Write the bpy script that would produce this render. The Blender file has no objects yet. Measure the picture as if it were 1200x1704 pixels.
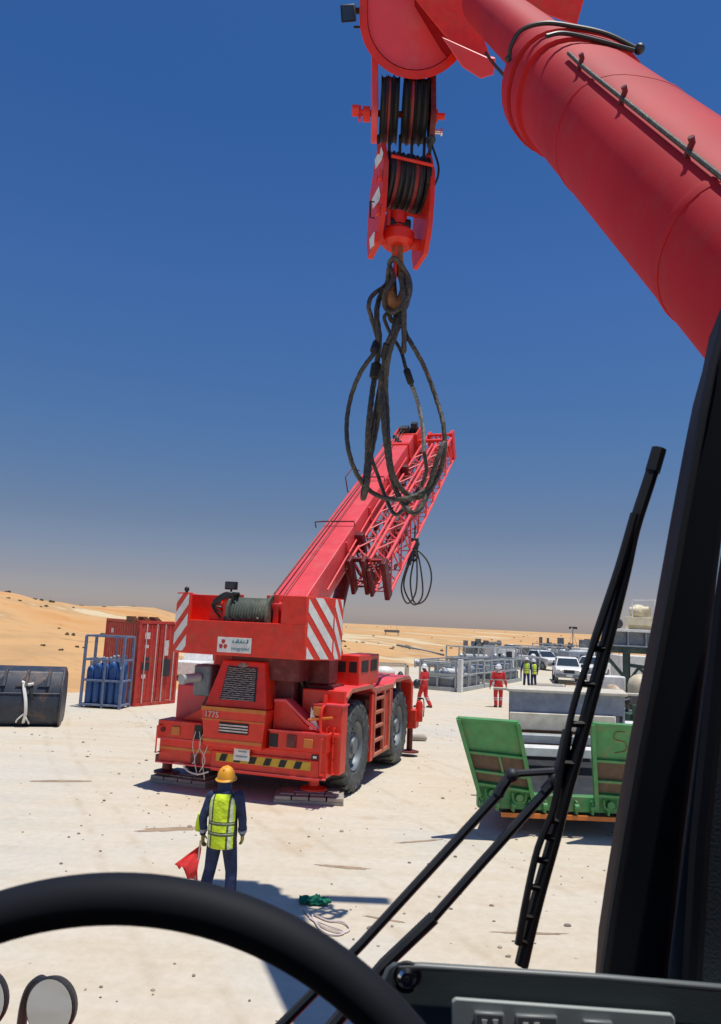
import bpy, bmesh, math, random
from math import sin, cos, pi, radians, atan, atan2, sqrt, degrees
from mathutils import Vector, Matrix, noise
random.seed(7)
SC = bpy.context.scene
V = Vector
# ------------------------------------------------------------------ camera, sky, sun, exposure
FPX = 1230.0; EYE = 3.5; PITCH = radians(8.6); ROLL = atan(.045)
cam_d = bpy.data.cameras.new('camera'); cam = bpy.data.objects.new('camera', cam_d); SC.collection.objects.link(cam)
cam.location = (0, 0, EYE)
cam.matrix_world = Matrix.Translation((0, 0, EYE)) @ Matrix.Rotation(pi/2 + PITCH, 4, 'X') @ Matrix.Rotation(ROLL, 4, 'Z')
cam_d.sensor_fit = 'VERTICAL'; cam_d.sensor_height = 36; cam_d.lens = 36 * FPX / 1704
cam_d.clip_start = .05; cam_d.clip_end = 20000
cam_d.dof.use_dof = True; cam_d.dof.focus_distance = 14; cam_d.dof.aperture_fstop = 16
SC.camera = cam
SUN = V((.175, -.10, 1)).normalized()
sl = bpy.data.lights.new('sun', 'SUN'); sl.energy = 4.2; sl.angle = radians(.5); sl.color = (1, .955, .88)
so = bpy.data.objects.new('sun', sl); SC.collection.objects.link(so); so.rotation_euler = SUN.to_track_quat('Z', 'Y').to_euler(); so.location = (0, 0, 60)
w = bpy.data.worlds.new('World'); SC.world = w; w.use_nodes = True
nt = w.node_tree; bg = nt.nodes['Background']
sky = nt.nodes.new('ShaderNodeTexSky'); sky.sky_type = 'NISHITA'; sky.sun_disc = False
sky.sun_elevation = math.asin(SUN.z); sky.sun_rotation = atan2(SUN.x, SUN.y); sky.air_density = 1.0; sky.dust_density = .6; sky.ozone_density = 3.0
tint = nt.nodes.new('ShaderNodeMix'); tint.data_type = 'RGBA'; tint.blend_type = 'MULTIPLY'; tint.inputs['Factor'].default_value = 1
tcw = nt.nodes.new('ShaderNodeTexCoord'); spw = nt.nodes.new('ShaderNodeSeparateXYZ'); nt.links.new(tcw.outputs['Generated'], spw.inputs[0])
dust = nt.nodes.new('ShaderNodeValToRGB'); de = dust.color_ramp.elements; nt.links.new(spw.outputs[2], dust.inputs[0])
de[0].position = 0; de[0].color = (.82, .73, .86, 1); de[1].position = 1; de[1].color = (.30, .60, .95, 1)
for ps_, cc_ in ((.05, (.64, .56, .68)), (.13, (.52, .52, .62)), (.25, (.43, .60, .80)), (.42, (.38, .64, .98)), (.6, (.29, .60, .98))): x_ = de.new(ps_); x_.color = (*cc_, 1)
nt.links.new(dust.outputs[0], tint.inputs['B'])
nt.links.new(sky.outputs[0], tint.inputs['A']); nt.links.new(tint.outputs['Result'], bg.inputs[0]); bg.inputs[1].default_value = .10
SC.view_settings.view_transform = 'Standard'; SC.view_settings.look = 'None'; SC.view_settings.exposure = 0; SC.view_settings.gamma = 1

cX = V((cos(ROLL), sin(ROLL)*-sin(PITCH), sin(ROLL)*cos(PITCH)))
cY = V((-sin(ROLL), cos(ROLL)*-sin(PITCH), cos(ROLL)*cos(PITCH)))
cD = V((0, cos(PITCH), sin(PITCH))); C0 = V((0, 0, EYE))
def ray(px, py): return cX*((px-600)/FPX) + cY*((852-py)/FPX) + cD
def at(px, py, Y): r = ray(px, py); return C0 + r*(Y/r.y)
def atd(px, py, d): return C0 + ray(px, py)*d
def gr(px, py, z=0): r = ray(px, py); return C0 + r*((z-EYE)/r.z)

# ------------------------------------------------------------------ materials
def mat(name, col, rough=.5, metal=0, var=.12, scale=6, dirt=None, dirt_amt=.35, dirt_scale=3, bump=0, bscale=40, spec=.5, coat=0):
    m = bpy.data.materials.new(name); m.use_nodes = True; n = m.node_tree.nodes; l = m.node_tree.links
    p = n['Principled BSDF']; p.inputs['Roughness'].default_value = rough; p.inputs['Metallic'].default_value = metal
    p.inputs['Specular IOR Level'].default_value = spec; p.inputs['Coat Weight'].default_value = coat
    tc = n.new('ShaderNodeTexCoord')
    nz = n.new('ShaderNodeTexNoise'); nz.inputs['Scale'].default_value = scale; nz.inputs['Detail'].default_value = 6; l.new(tc.outputs['Object'], nz.inputs['Vector'])
    r = n.new('ShaderNodeValToRGB'); c = V(col)
    a = c*(1-var*1.6); b = c*(1+var)
    r.color_ramp.elements[0].position = .3; r.color_ramp.elements[0].color = (*a, 1)
    r.color_ramp.elements[1].position = .7; r.color_ramp.elements[1].color = (*b, 1)
    l.new(nz.outputs[0], r.inputs[0]); out = r.outputs[0]
    if dirt:
        n2 = n.new('ShaderNodeTexNoise'); n2.inputs['Scale'].default_value = dirt_scale; n2.inputs['Detail'].default_value = 9; n2.inputs['Roughness'].default_value = .7; l.new(tc.outputs['Object'], n2.inputs['Vector'])
        r2 = n.new('ShaderNodeValToRGB'); r2.color_ramp.elements[0].position = .5; r2.color_ramp.elements[0].color = (0, 0, 0, 1)
        r2.color_ramp.elements[1].position = .72; r2.color_ramp.elements[1].color = (dirt_amt,)*3 + (1,)
        l.new(n2.outputs[0], r2.inputs[0])
        mx = n.new('ShaderNodeMix'); mx.data_type = 'RGBA'; l.new(r2.outputs[0], mx.inputs['Factor']); l.new(out, mx.inputs['A']); mx.inputs['B'].default_value = (*dirt, 1); out = mx.outputs['Result']
    l.new(out, p.inputs['Base Color'])
    if bump:
        n3 = n.new('ShaderNodeTexNoise'); n3.inputs['Scale'].default_value = bscale; n3.inputs['Detail'].default_value = 5; l.new(tc.outputs['Object'], n3.inputs['Vector'])
        bp = n.new('ShaderNodeBump'); bp.inputs['Strength'].default_value = bump; bp.inputs['Distance'].default_value = .02; l.new(n3.outputs[0], bp.inputs['Height']); l.new(bp.outputs[0], p.inputs['Normal'])
    return m
SAND = (.55, .42, .27)
M = {}
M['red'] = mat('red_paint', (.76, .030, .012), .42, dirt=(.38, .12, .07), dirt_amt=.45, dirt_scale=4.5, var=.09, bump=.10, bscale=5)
M['boomred'] = mat('boom_red_paint', (.47, .018, .026), .66, spec=.22, dirt=(.30, .07, .06), dirt_amt=.35, dirt_scale=5, var=.10, scale=.8, bump=.06, bscale=14)
M['pinkred'] = mat('faded_red_sheen_paint', (.80, .075, .085), .42, dirt=(.62, .25, .20), dirt_amt=.35, var=.08, scale=2)  # faded red; pink of sun gloss and sky reflection is in the colour
M['darkred'] = mat('dark_red_shade_paint', (.13, .009, .012), .5, dirt=(.25, .12, .08), dirt_amt=.5)  # dark red, taken darker to carry the shade on the crane's lower parts
M['orange'] = mat('orange_strip', (.65, .19, .03), .5, dirt=(.3, .1, .03))
M['tanred'] = mat('dusty_faded_red', (.56, .17, .10), .6, dirt=(.45, .28, .18), dirt_amt=.6, dirt_scale=5)
M['white'] = mat('white_paint', (.78, .78, .74), .5, dirt=(.5, .42, .32), dirt_amt=.3)
M['cream'] = mat('cream_paint', (.72, .64, .45), .55, dirt=(.4, .28, .15), dirt_amt=.6)
M['galv'] = mat('galvanised_steel', (.42, .45, .45), .5, .2, dirt=(.3, .24, .17), dirt_amt=.4)
M['grey'] = mat('grey_steel', (.17, .20, .22), .5, .2, dirt=(.3, .24, .17), dirt_amt=.5)
M['dark'] = mat('dark_steel', (.028, .033, .04), .55, .2, dirt=(.10, .08, .06), dirt_amt=.5)
M['black'] = mat('black_rubber', (.012, .013, .015), .6, var=.2)
M['tyre'] = mat('dusty_tyre', (.075, .085, .085), .85, dirt=(.30, .27, .22), dirt_amt=.7, bump=.4)
M['rope'] = mat('greasy_wire_rope', (.085, .078, .062), .55, .3, var=.35, scale=30, bump=.5, bscale=120)
M['rope_light'] = mat('bright_wire_rope', (.34, .33, .29), .45, .4, var=.35, scale=30, bump=.5, bscale=120)
M['rust'] = mat('rusty_forged_steel', (.26, .12, .05), .75, dirt=(.10, .05, .03), dirt_amt=.8, dirt_scale=14, bump=.5)
M['sheave'] = mat('sheave_red', (.30, .03, .03), .5, dirt=(.05, .03, .03), dirt_amt=.8, dirt_scale=5)
M['cab'] = mat('cab_plastic', (.008, .010, .016), .7, var=.15, spec=.25)
M['trim'] = mat('cab_trim', (.045, .060, .080), .65, var=.12, spec=.3, bump=.1, bscale=300)
M['dash'] = mat('dashboard_plastic', (.075, .098, .105), .55, var=.06, bump=.04, bscale=500)
M['panel'] = mat('switch_panel_plastic', (.34, .38, .38), .45, var=.08)
M['switch'] = mat('rocker_switch_plastic', (.13, .145, .15), .4, var=.05)
M['chrome'] = mat('chrome', (.7, .7, .7), .18, 1, var=.03)
M['mirror'] = mat('mirror_glass', (.40, .44, .50), .04, 1, var=.02)
M['hose'] = mat('rubber_hose', (.02, .02, .022), .5)
M['greenp'] = mat('green_paint', (.06, .27, .085), .5, dirt=(.22, .20, .10), dirt_amt=.75, dirt_scale=4, bump=.15, bscale=12)
M['brown'] = mat('weathered_planks', (.13, .085, .055), .85, dirt=(.05, .06, .03), dirt_amt=.7, scale=9)
M['timber'] = mat('bleached_timber', (.42, .38, .32), .9, dirt=(.2, .15, .1), dirt_amt=.6, bump=.5)
M['concrete'] = mat('concrete', (.62, .58, .48), .9, dirt=(.45, .38, .22), dirt_amt=.6, bump=.3)
M['bluegrey'] = mat('blue_grey_steel', (.28, .32, .38), .55, dirt=(.4, .38, .33), dirt_amt=.5)
M['blue'] = mat('blue_cylinder_paint', (.03, .11, .32), .45, dirt=(.2, .2, .2), dirt_amt=.5)
M['containerred'] = mat('container_red', (.50, .035, .025), .55, dirt=(.38, .16, .10), dirt_amt=.5, dirt_scale=1.5)
M['decal'] = mat('worn_white_decal', (.65, .55, .5), .6)
M['rackblue'] = mat('faded_blue_steel', (.15, .20, .32), .55, dirt=(.3, .28, .24), dirt_amt=.5)
M['hiviz'] = mat('hi_vis_fabric', (.62, .85, .03), .9, var=.1)
M['navy'] = mat('navy_cloth', (.026, .040, .105), .95, var=.35, bump=1.0, bscale=13)
M['redcloth'] = mat('red_cloth', (.60, .03, .03), .95, var=.15)
M['skin'] = mat('skin', (.20, .10, .06), .6)
M['helmet'] = mat('yellow_helmet', (.85, .38, .015), .5, dirt=(.5, .3, .1), dirt_amt=.4, dirt_scale=12)
M['whitehelmet'] = mat('white_helmet', (.8, .8, .8), .35)
M['glove'] = mat('yellow_glove', (.40, .38, .06), .9)
M['boot'] = mat('black_boot', (.02, .018, .016), .6, dirt=(.3, .25, .18), dirt_amt=.5)
M['grille'] = mat('radiator_mesh', (.40, .34, .30), .6, .4, var=.4, scale=25)
M['winch'] = mat('winch_green_grey', (.09, .11, .085), .55, dirt=(.3, .28, .2), dirt_amt=.6)
M['glass'] = mat('vehicle_glass', (.03, .04, .05), .08, spec=.8)
M['yellow'] = mat('yellow_paint', (.62, .38, .03), .5)
M['teal'] = mat('teal_lettering', (.03, .20, .24), .5)
M['lamp'] = mat('lamp_lens', (.7, .12, .03), .2)
M['greencloth'] = mat('green_net', (.01, .20, .11), .9, var=.4, scale=25)
M['rock'] = mat('pale_rock', (.50, .42, .32), .95, var=.2)
M['scrub'] = mat('dry_scrub', (.10, .075, .035), .95, var=.3)
M['bucketblue'] = mat('dusty_dark_steel', (.032, .042, .06), .5, .1, dirt=(.24, .14, .09), dirt_amt=.75, dirt_scale=2)
M['rubber_mat'] = mat('dark_net', (.05, .055, .06), .9)

# ------------------------------------------------------------------ mesh builder
def cat(pts, k=6, closed=False):
    pts = [V(p) for p in pts]; n = len(pts); out = []
    rng = range(n) if closed else range(n-1)
    for i in rng:
        p0 = pts[(i-1) % n] if closed or i > 0 else pts[0]*2-pts[1]
        p1 = pts[i]; p2 = pts[(i+1) % n]
        p3 = pts[(i+2) % n] if closed or i+2 < n else p2*2-p1
        for j in range(k):
            t = j/k
            out.append(.5*((2*p1)+(p2-p0)*t+(2*p0-5*p1+4*p2-p3)*t*t+(3*p1-p0-3*p2+p3)*t**3))
    if not closed: out.append(pts[-1])
    return out
class MB:
    def __init__(s): s.v = []; s.f = []; s.mi = []; s.m = 0; s.cuts = []
    def add(s, vs, fs):
        s.cuts.append((len(s.v), len(s.f))); b = len(s.v); s.v += [V(p) for p in vs]; s.f += [[b+i for i in f] for f in fs]; s.mi += [s.m]*len(fs); return s
    def hexa(s, p):   # p: 4 bottom ccw, 4 top ccw
        return s.add(p, [[3,2,1,0],[4,5,6,7],[0,1,5,4],[1,2,6,5],[2,3,7,6],[3,0,4,7]])
    def bx(s, x0, x1, y0, y1, z0, z1):
        return s.hexa([(x0,y0,z0),(x1,y0,z0),(x1,y1,z0),(x0,y1,z0),(x0,y0,z1),(x1,y0,z1),(x1,y1,z1),(x0,y1,z1)])
    def bar(s, a, b, w, h=None, up=V((0,0,1))):
        a, b = V(a), V(b); h = h or w; d = (b-a).normalized()
        if abs(d.dot(up)) > .98: up = V((0,1,0))
        x = d.cross(up).normalized()*w/2; y = x.normalized().cross(d)*h/2
        return s.hexa([a-x-y, a+x-y, b+x-y, b-x-y, a-x+y, a+x+y, b+x+y, b-x+y])
    def prism(s, pts, off):   # polygon of 3-D points swept along off
        n = len(pts); off = V(off); pts = [V(p) for p in pts]
        return s.add(pts+[p+off for p in pts], [list(range(n))[::-1], list(range(n, 2*n))]+[[i,(i+1)%n,n+(i+1)%n,n+i] for i in range(n)])
    def sheet(s, pts): return s.add(pts, [list(range(len(pts)))])
    def tube(s, pts, r, n=8, closed=False, cap=True):
        pts = [V(p) for p in pts]; N = len(pts); rs = r if isinstance(r, (list, tuple)) else [r]*N
        t0 = (pts[1]-pts[0]).normalized(); u = t0.orthogonal().normalized(); vs = []
        for i, p in enumerate(pts):
            if closed: t = (pts[(i+1) % N]-pts[i-1]).normalized()
            else: t = (pts[min(i+1, N-1)]-pts[max(i-1, 0)]).normalized()
            u = (u-t*u.dot(t)).normalized(); w_ = t.cross(u)
            for j in range(n):
                a = 2*pi*j/n; rr = rs[i]
                if isinstance(rr, tuple): vs.append(p+u*cos(a)*rr[0]+w_*sin(a)*rr[1])
                else: vs.append(p+(u*cos(a)+w_*sin(a))*rr)
        fs = []
        for i in range(N if closed else N-1):
            for j in range(n):
                a = i*n+j; b = i*n+(j+1) % n; c = ((i+1) % N)*n; fs.append([a, b, c+(j+1) % n, c+j])
        if not closed and cap: fs += [list(range(n))[::-1], list(range((N-1)*n, N*n))]
        return s.add(vs, fs)
    def strand(s, pts, r, n=15, lay=.16, K_=1, closed=False):   # laid wire rope: five strands twisting round the centre line
        pts = [V(p) for p in pts]; N = len(pts); u = (pts[1]-pts[0]).orthogonal().normalized(); vs = []; d = 0
        for i, p in enumerate(pts):
            t = (pts[min(i+1, N-1)]-pts[max(i-1, 0)]).normalized(); u = (u-t*u.dot(t)).normalized(); w_ = t.cross(u); d += (p-pts[max(i-1, 0)]).length
            for j in range(n): a = 2*pi*j/n; rr = r*(1+.09*cos(5*a-2*pi*d/lay)); vs.append(p+(u*cos(a)+w_*sin(a))*rr)
        fs = [[i*n+j, i*n+(j+1) % n, (i+1)*n+(j+1) % n, (i+1)*n+j] for i in range(N-1) for j in range(n)]
        return s.add(vs, fs+[list(range(n))[::-1], list(range((N-1)*n, N*n))])
    def cyl(s, a, b, r, r2=None, n=20): return s.tube([a, b], [r, r if r2 is None else r2], n)
    def lathe(s, prof, o, ax, n=32, closed=False):
        o = V(o); ax = V(ax).normalized(); u = ax.orthogonal().normalized(); w_ = ax.cross(u); vs = []; k = len(prof)
        for j in range(n):
            a = 2*pi*j/n; d = u*cos(a)+w_*sin(a)
            for r, h in prof: vs.append(o+ax*h+d*r)
        fs = []
        for j in range(n):
            for i in range(k if closed else k-1):
                i2 = (i+1) % k; fs.append([j*k+i, j*k+i2, ((j+1) % n)*k+i2, ((j+1) % n)*k+i])
        return s.add(vs, fs)
    def ell(s, c, r, seg=14, rings=9):
        c = V(c); r = V(r) if not isinstance(r, (int, float)) else V((r,)*3); vs = [c+V((0,0,r.z))]; fs = []
        for i in range(1, rings):
            for j in range(seg):
                a = pi*i/rings; b = 2*pi*j/seg; vs.append(c+V((r.x*sin(a)*cos(b), r.y*sin(a)*sin(b), r.z*cos(a))))
        vs.append(c-V((0,0,r.z))); L = len(vs)-1
        for j in range(seg): fs.append([0, 1+j, 1+(j+1) % seg]); fs.append([L, L-seg+(j+1) % seg, L-seg+j])
        for i in range(rings-2):
            for j in range(seg): a = 1+i*seg; fs.append([a+j, a+seg+j, a+seg+(j+1) % seg, a+(j+1) % seg])
        return s.add(vs, fs)
    def loft(s, secs, n=14):   # secs: (center, rx, ry[, x-axis]) rings, ends capped round
        vs = []; fs = []; N = len(secs)
        for i, sc in enumerate(secs):
            c = V(sc[0]); a_ = V(secs[min(i+1, N-1)][0])-V(secs[max(i-1, 0)][0]); t = a_.normalized()
            x = V((1,0,0)); x = (x-t*x.dot(t)); x = x.normalized() if x.length > .2 else V((0,1,0)); y = t.cross(x)
            for j in range(n): a = 2*pi*j/n; vs.append(c+x*cos(a)*sc[1]+y*sin(a)*sc[2])
        for i in range(N-1):
            for j in range(n): fs.append([i*n+j, i*n+(j+1) % n, (i+1)*n+(j+1) % n, (i+1)*n+j])
        fs += [list(range(n))[::-1], list(range((N-1)*n, N*n))]
        return s.add(vs, fs)
    def build(s, name, mats, parent=None, world=False, bevel=0, remesh=0, smooth=True, ang=35):
        Wm = WM.get(parent.name) if parent else None
        inv = Wm.inverted() if (world and Wm is not None) else None
        if REAR[0] and not world: s.v = [RS(p) for p in s.v]
        me = bpy.data.meshes.new(name)
        me.from_pydata([tuple(inv @ p) if inv else tuple(p) for p in s.v], [], s.f); me.validate()
        bm = bmesh.new(); bm.from_mesh(me)
        if len(bm.faces) == len(s.mi):
            bm.faces.ensure_lookup_table()
            for f_, k in zip(bm.faces, s.mi): f_.material_index = k
        bmesh.ops.recalc_face_normals(bm, faces=bm.faces); bm.to_mesh(me); bm.free()
        for m_ in (mats if isinstance(mats, (list, tuple)) else [mats]): me.materials.append(m_)
        if smooth:
            me.shade_smooth(); me.set_sharp_from_angle(angle=radians(ang))
        o = bpy.data.objects.new(name, me); SC.collection.objects.link(o)
        if parent: o.parent = parent
        WM[o.name] = Wm.copy() if Wm is not None else Matrix.Identity(4)
        if remesh:
            r = o.modifiers.new('r', 'REMESH'); r.mode = 'VOXEL'; r.voxel_size = remesh; r.use_smooth_shade = True
            r = o.modifiers.new('s', 'SMOOTH'); r.iterations = 2; r.factor = .5
        if bevel:
            b = o.modifiers.new('b', 'BEVEL'); b.width = bevel; b.segments = 2; b.limit_method = 'ANGLE'; b.angle_limit = radians(40)
        return o
def build_each(mb, name, mats, parent=None, per=1, **k):   # one object for every `per` pieces of the builder
    cs = mb.cuts+[(len(mb.v), len(mb.f))]; out = []
    for i in range(0, len(cs)-1, per):
        (a, fa), (b, fb) = cs[i], cs[min(i+per, len(cs)-1)]
        p = MB(); p.v = mb.v[a:b]; p.f = [[q-a for q in f] for f in mb.f[fa:fb]]; p.mi = mb.mi[fa:fb]
        out.append(p.build(name, mats, parent, **k))
    return out[0]
WM = {}
REAR = [False]
def RS(p): return V((1.06*p[0]-.385, p[1]+.80, 1.06*p[2]-.21)) if REAR[0] else V(p)   # tail assembly of the red crane, laid out 6 % small and 0.8 m too far back
def tag(o, label=None, cat_=None, group=None, kind=None):
    for k, v_ in (('label', label), ('category', cat_), ('group', group), ('kind', kind)):
        if v_: o[k] = v_
    return o
def thing(name, label, cat_, loc=(0,0,0), rz=0, group=None):
    o = bpy.data.objects.new(name, None); o.empty_display_size = .2; SC.collection.objects.link(o)
    o.location = loc; o.rotation_euler = (0, 0, rz); WM[o.name] = Matrix.Translation(V(loc)) @ Matrix.Rotation(rz, 4, 'Z')
    return tag(o, label, cat_, group)
def single(mb, name, m, label, cat_, loc, group=None, **k):   # one-mesh thing with its own origin; mesh given in world space
    T = Matrix.Translation(V(loc)); mb.v = [p-V(loc) for p in mb.v]
    o = mb.build(name, m, **k); o.location = loc; WM[o.name] = T
    return tag(o, label, cat_, group)
def text(name, s, size, m, parent, mtx, ext=.004):
    cu = bpy.data.curves.new(name, 'FONT'); cu.body = s; cu.size = size; cu.extrude = ext; cu.align_x = 'CENTER'; cu.align_y = 'CENTER'
    t = bpy.data.objects.new('tmp', cu); SC.collection.objects.link(t)
    bpy.context.view_layer.update(); dg = bpy.context.evaluated_depsgraph_get()
    me = bpy.data.meshes.new_from_object(t.evaluated_get(dg)); bpy.data.objects.remove(t)
    me.transform(mtx)
    if REAR[0]:
        for v_ in me.vertices: v_.co = RS(v_.co)
    me.materials.clear(); me.materials.append(m); me.name = name
    o = bpy.data.objects.new(name, me); SC.collection.objects.link(o); o.parent = parent; return o
def clip(poly, a, b, c):   # keep a*x+b*y<=c
    out = []
    for i in range(len(poly)):
        p, q = poly[i-1], poly[i]; dp = a*p[0]+b*p[1]-c; dq = a*q[0]+b*q[1]-c
        if (dp <= 0) != (dq <= 0):
            t = dp/(dp-dq); out.append((p[0]+(q[0]-p[0])*t, p[1]+(q[1]-p[1])*t))
        if dq <= 0: out.append(q)
    return out
def struct(o): o['kind'] = 'structure'; return o

# ------------------------------------------------------------------ setting: ground, dunes
def ground_material():
    m = bpy.data.materials.new('compacted_marl'); m.use_nodes = True; n = m.node_tree.nodes; l = m.node_tree.links
    p = n['Principled BSDF']; p.inputs['Roughness'].default_value = .95; p.inputs['Specular IOR Level'].default_value = .2
    tc = n.new('ShaderNodeTexCoord')
    def nz(sc, det=8, ro=.6, vec=None):
        t = n.new('ShaderNodeTexNoise'); t.inputs['Scale'].default_value = sc; t.inputs['Detail'].default_value = det; t.inputs['Roughness'].default_value = ro
        l.new(vec or tc.outputs['Object'], t.inputs['Vector']); return t.outputs[0]
    def ramp(src, stops):
        r = n.new('ShaderNodeValToRGB'); e = r.color_ramp.elements
        e[0].position, e[0].color = stops[0][0], (*stops[0][1], 1); e[1].position, e[1].color = stops[-1][0], (*stops[-1][1], 1)
        for ps, cc in stops[1:-1]: x = e.new(ps); x.color = (*cc, 1)
        l.new(src, r.inputs[0]); return r.outputs[0]
    def mix(a, b, f, bt='MIX'):
        x = n.new('ShaderNodeMix'); x.data_type = 'RGBA'; x.blend_type = bt
        for nm, s_ in (('A', a), ('B', b), ('Factor', f)):
            if isinstance(s_, (int, float)): x.inputs[nm].default_value = s_
            elif isinstance(s_, tuple): x.inputs[nm].default_value = (*s_, 1)
            else: l.new(s_, x.inputs[nm])
        return x.outputs['Result']
    base = ramp(nz(.22, 6), [(.35, (.60, .50, .36)), (.5, (.62, .55, .43)), (.62, (.57, .54, .46))])
    mp = n.new('ShaderNodeMapping'); mp.inputs['Rotation'].default_value = (0, 0, radians(62)); mp.inputs['Scale'].default_value = (.25, 2.2, 1); l.new(tc.outputs['Object'], mp.inputs['Vector'])
    tracks = ramp(nz(1.0, 4, .5, mp.outputs[0]), [(.42, (0, 0, 0)), (.60, (1, 1, 1))])
    c = mix(base, (.67, .61, .51), mix((0, 0, 0), (.45, .45, .45), tracks))
    wv = n.new('ShaderNodeTexWave'); wv.inputs['Scale'].default_value = .11; wv.inputs['Distortion'].default_value = 5; wv.inputs['Detail'].default_value = 1.5; wv.inputs['Detail Scale'].default_value = .35
    mp2 = n.new('ShaderNodeMapping'); mp2.inputs['Rotation'].default_value = (0, 0, radians(-24)); l.new(tc.outputs['Object'], mp2.inputs['Vector']); l.new(mp2.outputs[0], wv.inputs['Vector'])
    rut = ramp(wv.outputs[1] if len(wv.outputs) > 1 else wv.outputs[0], [(.80, (0, 0, 0)), (.90, (.55, .55, .55)), (.97, (0, 0, 0))])
    c = mix(c, (.50, .41, .29), mix((0, 0, 0), rut, ramp(nz(1.7, 5, .6), [(.40, (0, 0, 0)), (.62, (1, 1, 1))])))
    blot = ramp(nz(.55, 9, .65), [(.60, (0, 0, 0)), (.70, (1, 1, 1))])
    c = mix(c, (.48, .33, .19), mix((0, 0, 0), (.45, .45, .45), blot))
    fine = ramp(nz(7, 8, .7), [(.3, (.90, .89, .87)), (.7, (1.04, 1.04, 1.04))]); c = mix(c, fine, 1.0, 'MULTIPLY')
    vo = n.new('ShaderNodeTexVoronoi'); vo.inputs['Scale'].default_value = 2.6; l.new(tc.outputs['Object'], vo.inputs['Vector'])
    sp = ramp(vo.outputs['Distance'], [(.03, (1, 1, 1)), (.075, (0, 0, 0))]); sel = ramp(nz(.8, 3), [(.5, (0, 0, 0)), (.58, (1, 1, 1))])
    c = mix(c, (.25, .21, .17), mix((0, 0, 0), sp, sel))
    l.new(c, p.inputs['Base Color'])
    bp = n.new('ShaderNodeBump'); bp.inputs['Strength'].default_value = .5; bp.inputs['Distance'].default_value = .03; l.new(nz(9, 10, .75), bp.inputs['Height']); l.new(bp.outputs[0], p.inputs['Normal'])
    return m
def dune_material():
    m = bpy.data.materials.new('orange_dune_sand'); m.use_nodes = True; n = m.node_tree.nodes; l = m.node_tree.links
    p = n['Principled BSDF']; p.inputs['Roughness'].default_value = .95; p.inputs['Specular IOR Level'].default_value = .1
    tc = n.new('ShaderNodeTexCoord'); mp = n.new('ShaderNodeMapping'); mp.inputs['Scale'].default_value = (.35, 1, 3); l.new(tc.outputs['Object'], mp.inputs['Vector'])
    t = n.new('ShaderNodeTexNoise'); t.inputs['Scale'].default_value = .11; t.inputs['Detail'].default_value = 9; t.inputs['Roughness'].default_value = .62; l.new(mp.outputs[0], t.inputs['Vector'])
    r = n.new('ShaderNodeValToRGB'); e = r.color_ramp.elements
    e[0].position = .34; e[0].color = (.58, .29, .11, 1); e[1].position = .60; e[1].color = (.64, .51, .32, 1)
    x = e.new(.47); x.color = (.62, .37, .17, 1); x = e.new(.55); x.color = (.50, .31, .15, 1)
    l.new(t.outputs[0], r.inputs[0])
    t2 = n.new('ShaderNodeTexNoise'); t2.inputs['Scale'].default_value = 1.1; t2.inputs['Detail'].default_value = 8; l.new(mp.outputs[0], t2.inputs['Vector'])
    r2 = n.new('ShaderNodeValToRGB'); r2.color_ramp.elements[0].position = .62; r2.color_ramp.elements[0].color = (0,0,0,1); r2.color_ramp.elements[1].position = .72; r2.color_ramp.elements[1].color = (.5,.5,.5,1); l.new(t2.outputs[0], r2.inputs[0])
    mx = n.new('ShaderNodeMix'); mx.data_type = 'RGBA'; l.new(r2.outputs[0], mx.inputs['Factor']); l.new(r.outputs[0], mx.inputs['A']); mx.inputs['B'].default_value = (.30, .17, .08, 1)
    l.new(mx.outputs['Result'], p.inputs['Base Color'])
    bp = n.new('ShaderNodeBump'); bp.inputs['Strength'].default_value = .6; bp.inputs['Distance'].default_value = .5; l.new(t2.outputs[0], bp.inputs['Height']); l.new(bp.outputs[0], p.inputs['Normal'])
    return m
gm = ground_material(); dm = dune_material()
g = MB(); g.sheet([(-3000,-300,0),(3000,-300,0),(3000,6000,0),(-3000,6000,0)]); struct(g.build('ground', gm, smooth=False))
def interp(x, tab):
    if x <= tab[0][0]: return tab[0][1]
    for (a, va), (b, vb) in zip(tab, tab[1:]):
        if x <= b: return va+(vb-va)*(x-a)/(b-a)
    return tab[-1][1]
def sst(t): t = max(0, min(1, t)); return t*t*(3-2*t)
def edge(x): return interp(x, [(-14, 31), (-8, 35), (-3, 42), (2, 52), (8, 66), (18, 84), (40, 115), (100, 160)])
def dune_z(x, y):
    d = y-edge(x)+3.0*noise.noise(V((x*.13, y*.05, 0)))
    k = x/max(y, 1)
    top = interp(k, [(-.62, 5.0), (-.5, 4.95), (-.42, 4.2), (-.36, 3.9), (-.31, 4.15), (-.27, 4.25), (-.235, 3.35), (-.15, 3.1), (1, 3.1)])
    L = interp(k, [(-.4, 34), (-.2, 60), (0, 150), (1, 200)])
    z = top*(.62*sst(d/L)+.38*sst(d/(L*.3)))
    am = sst(d/12)*min(1, 1.0)
    nn = noise.noise(V((x*.09, y*.06, 3)))*.55 + noise.noise(V((x*.3, y*.2, 9)))*.22 + noise.noise(V((x*.9, y*.5, 5)))*.06
    far = interp(y, [(60, 1), (140, .5), (400, .25)])
    return z + am*nn*far - .25*(1-sst(d/4+.5)) + interp(y, [(90, 0), (250, -.15), (1500, -.1), (4000, -.1)])
ys = [26+1.1*i for i in range(75)]; y = ys[-1]
while y < 5500: y *= 1.045; ys.append(y)
NX = 230; d_ = MB(); vs = []
for yy in ys:
    for i in range(NX+1):
        k = -.85+1.9*i/NX; xx = k*yy; vs.append((xx, yy, dune_z(xx, yy)))
fs = [[r*(NX+1)+i, r*(NX+1)+i+1, (r+1)*(NX+1)+i+1, (r+1)*(NX+1)+i] for r in range(len(ys)-1) for i in range(NX)]
d_.add(vs, fs); struct(d_.build('sand_dunes', dm, ang=180))
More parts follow.
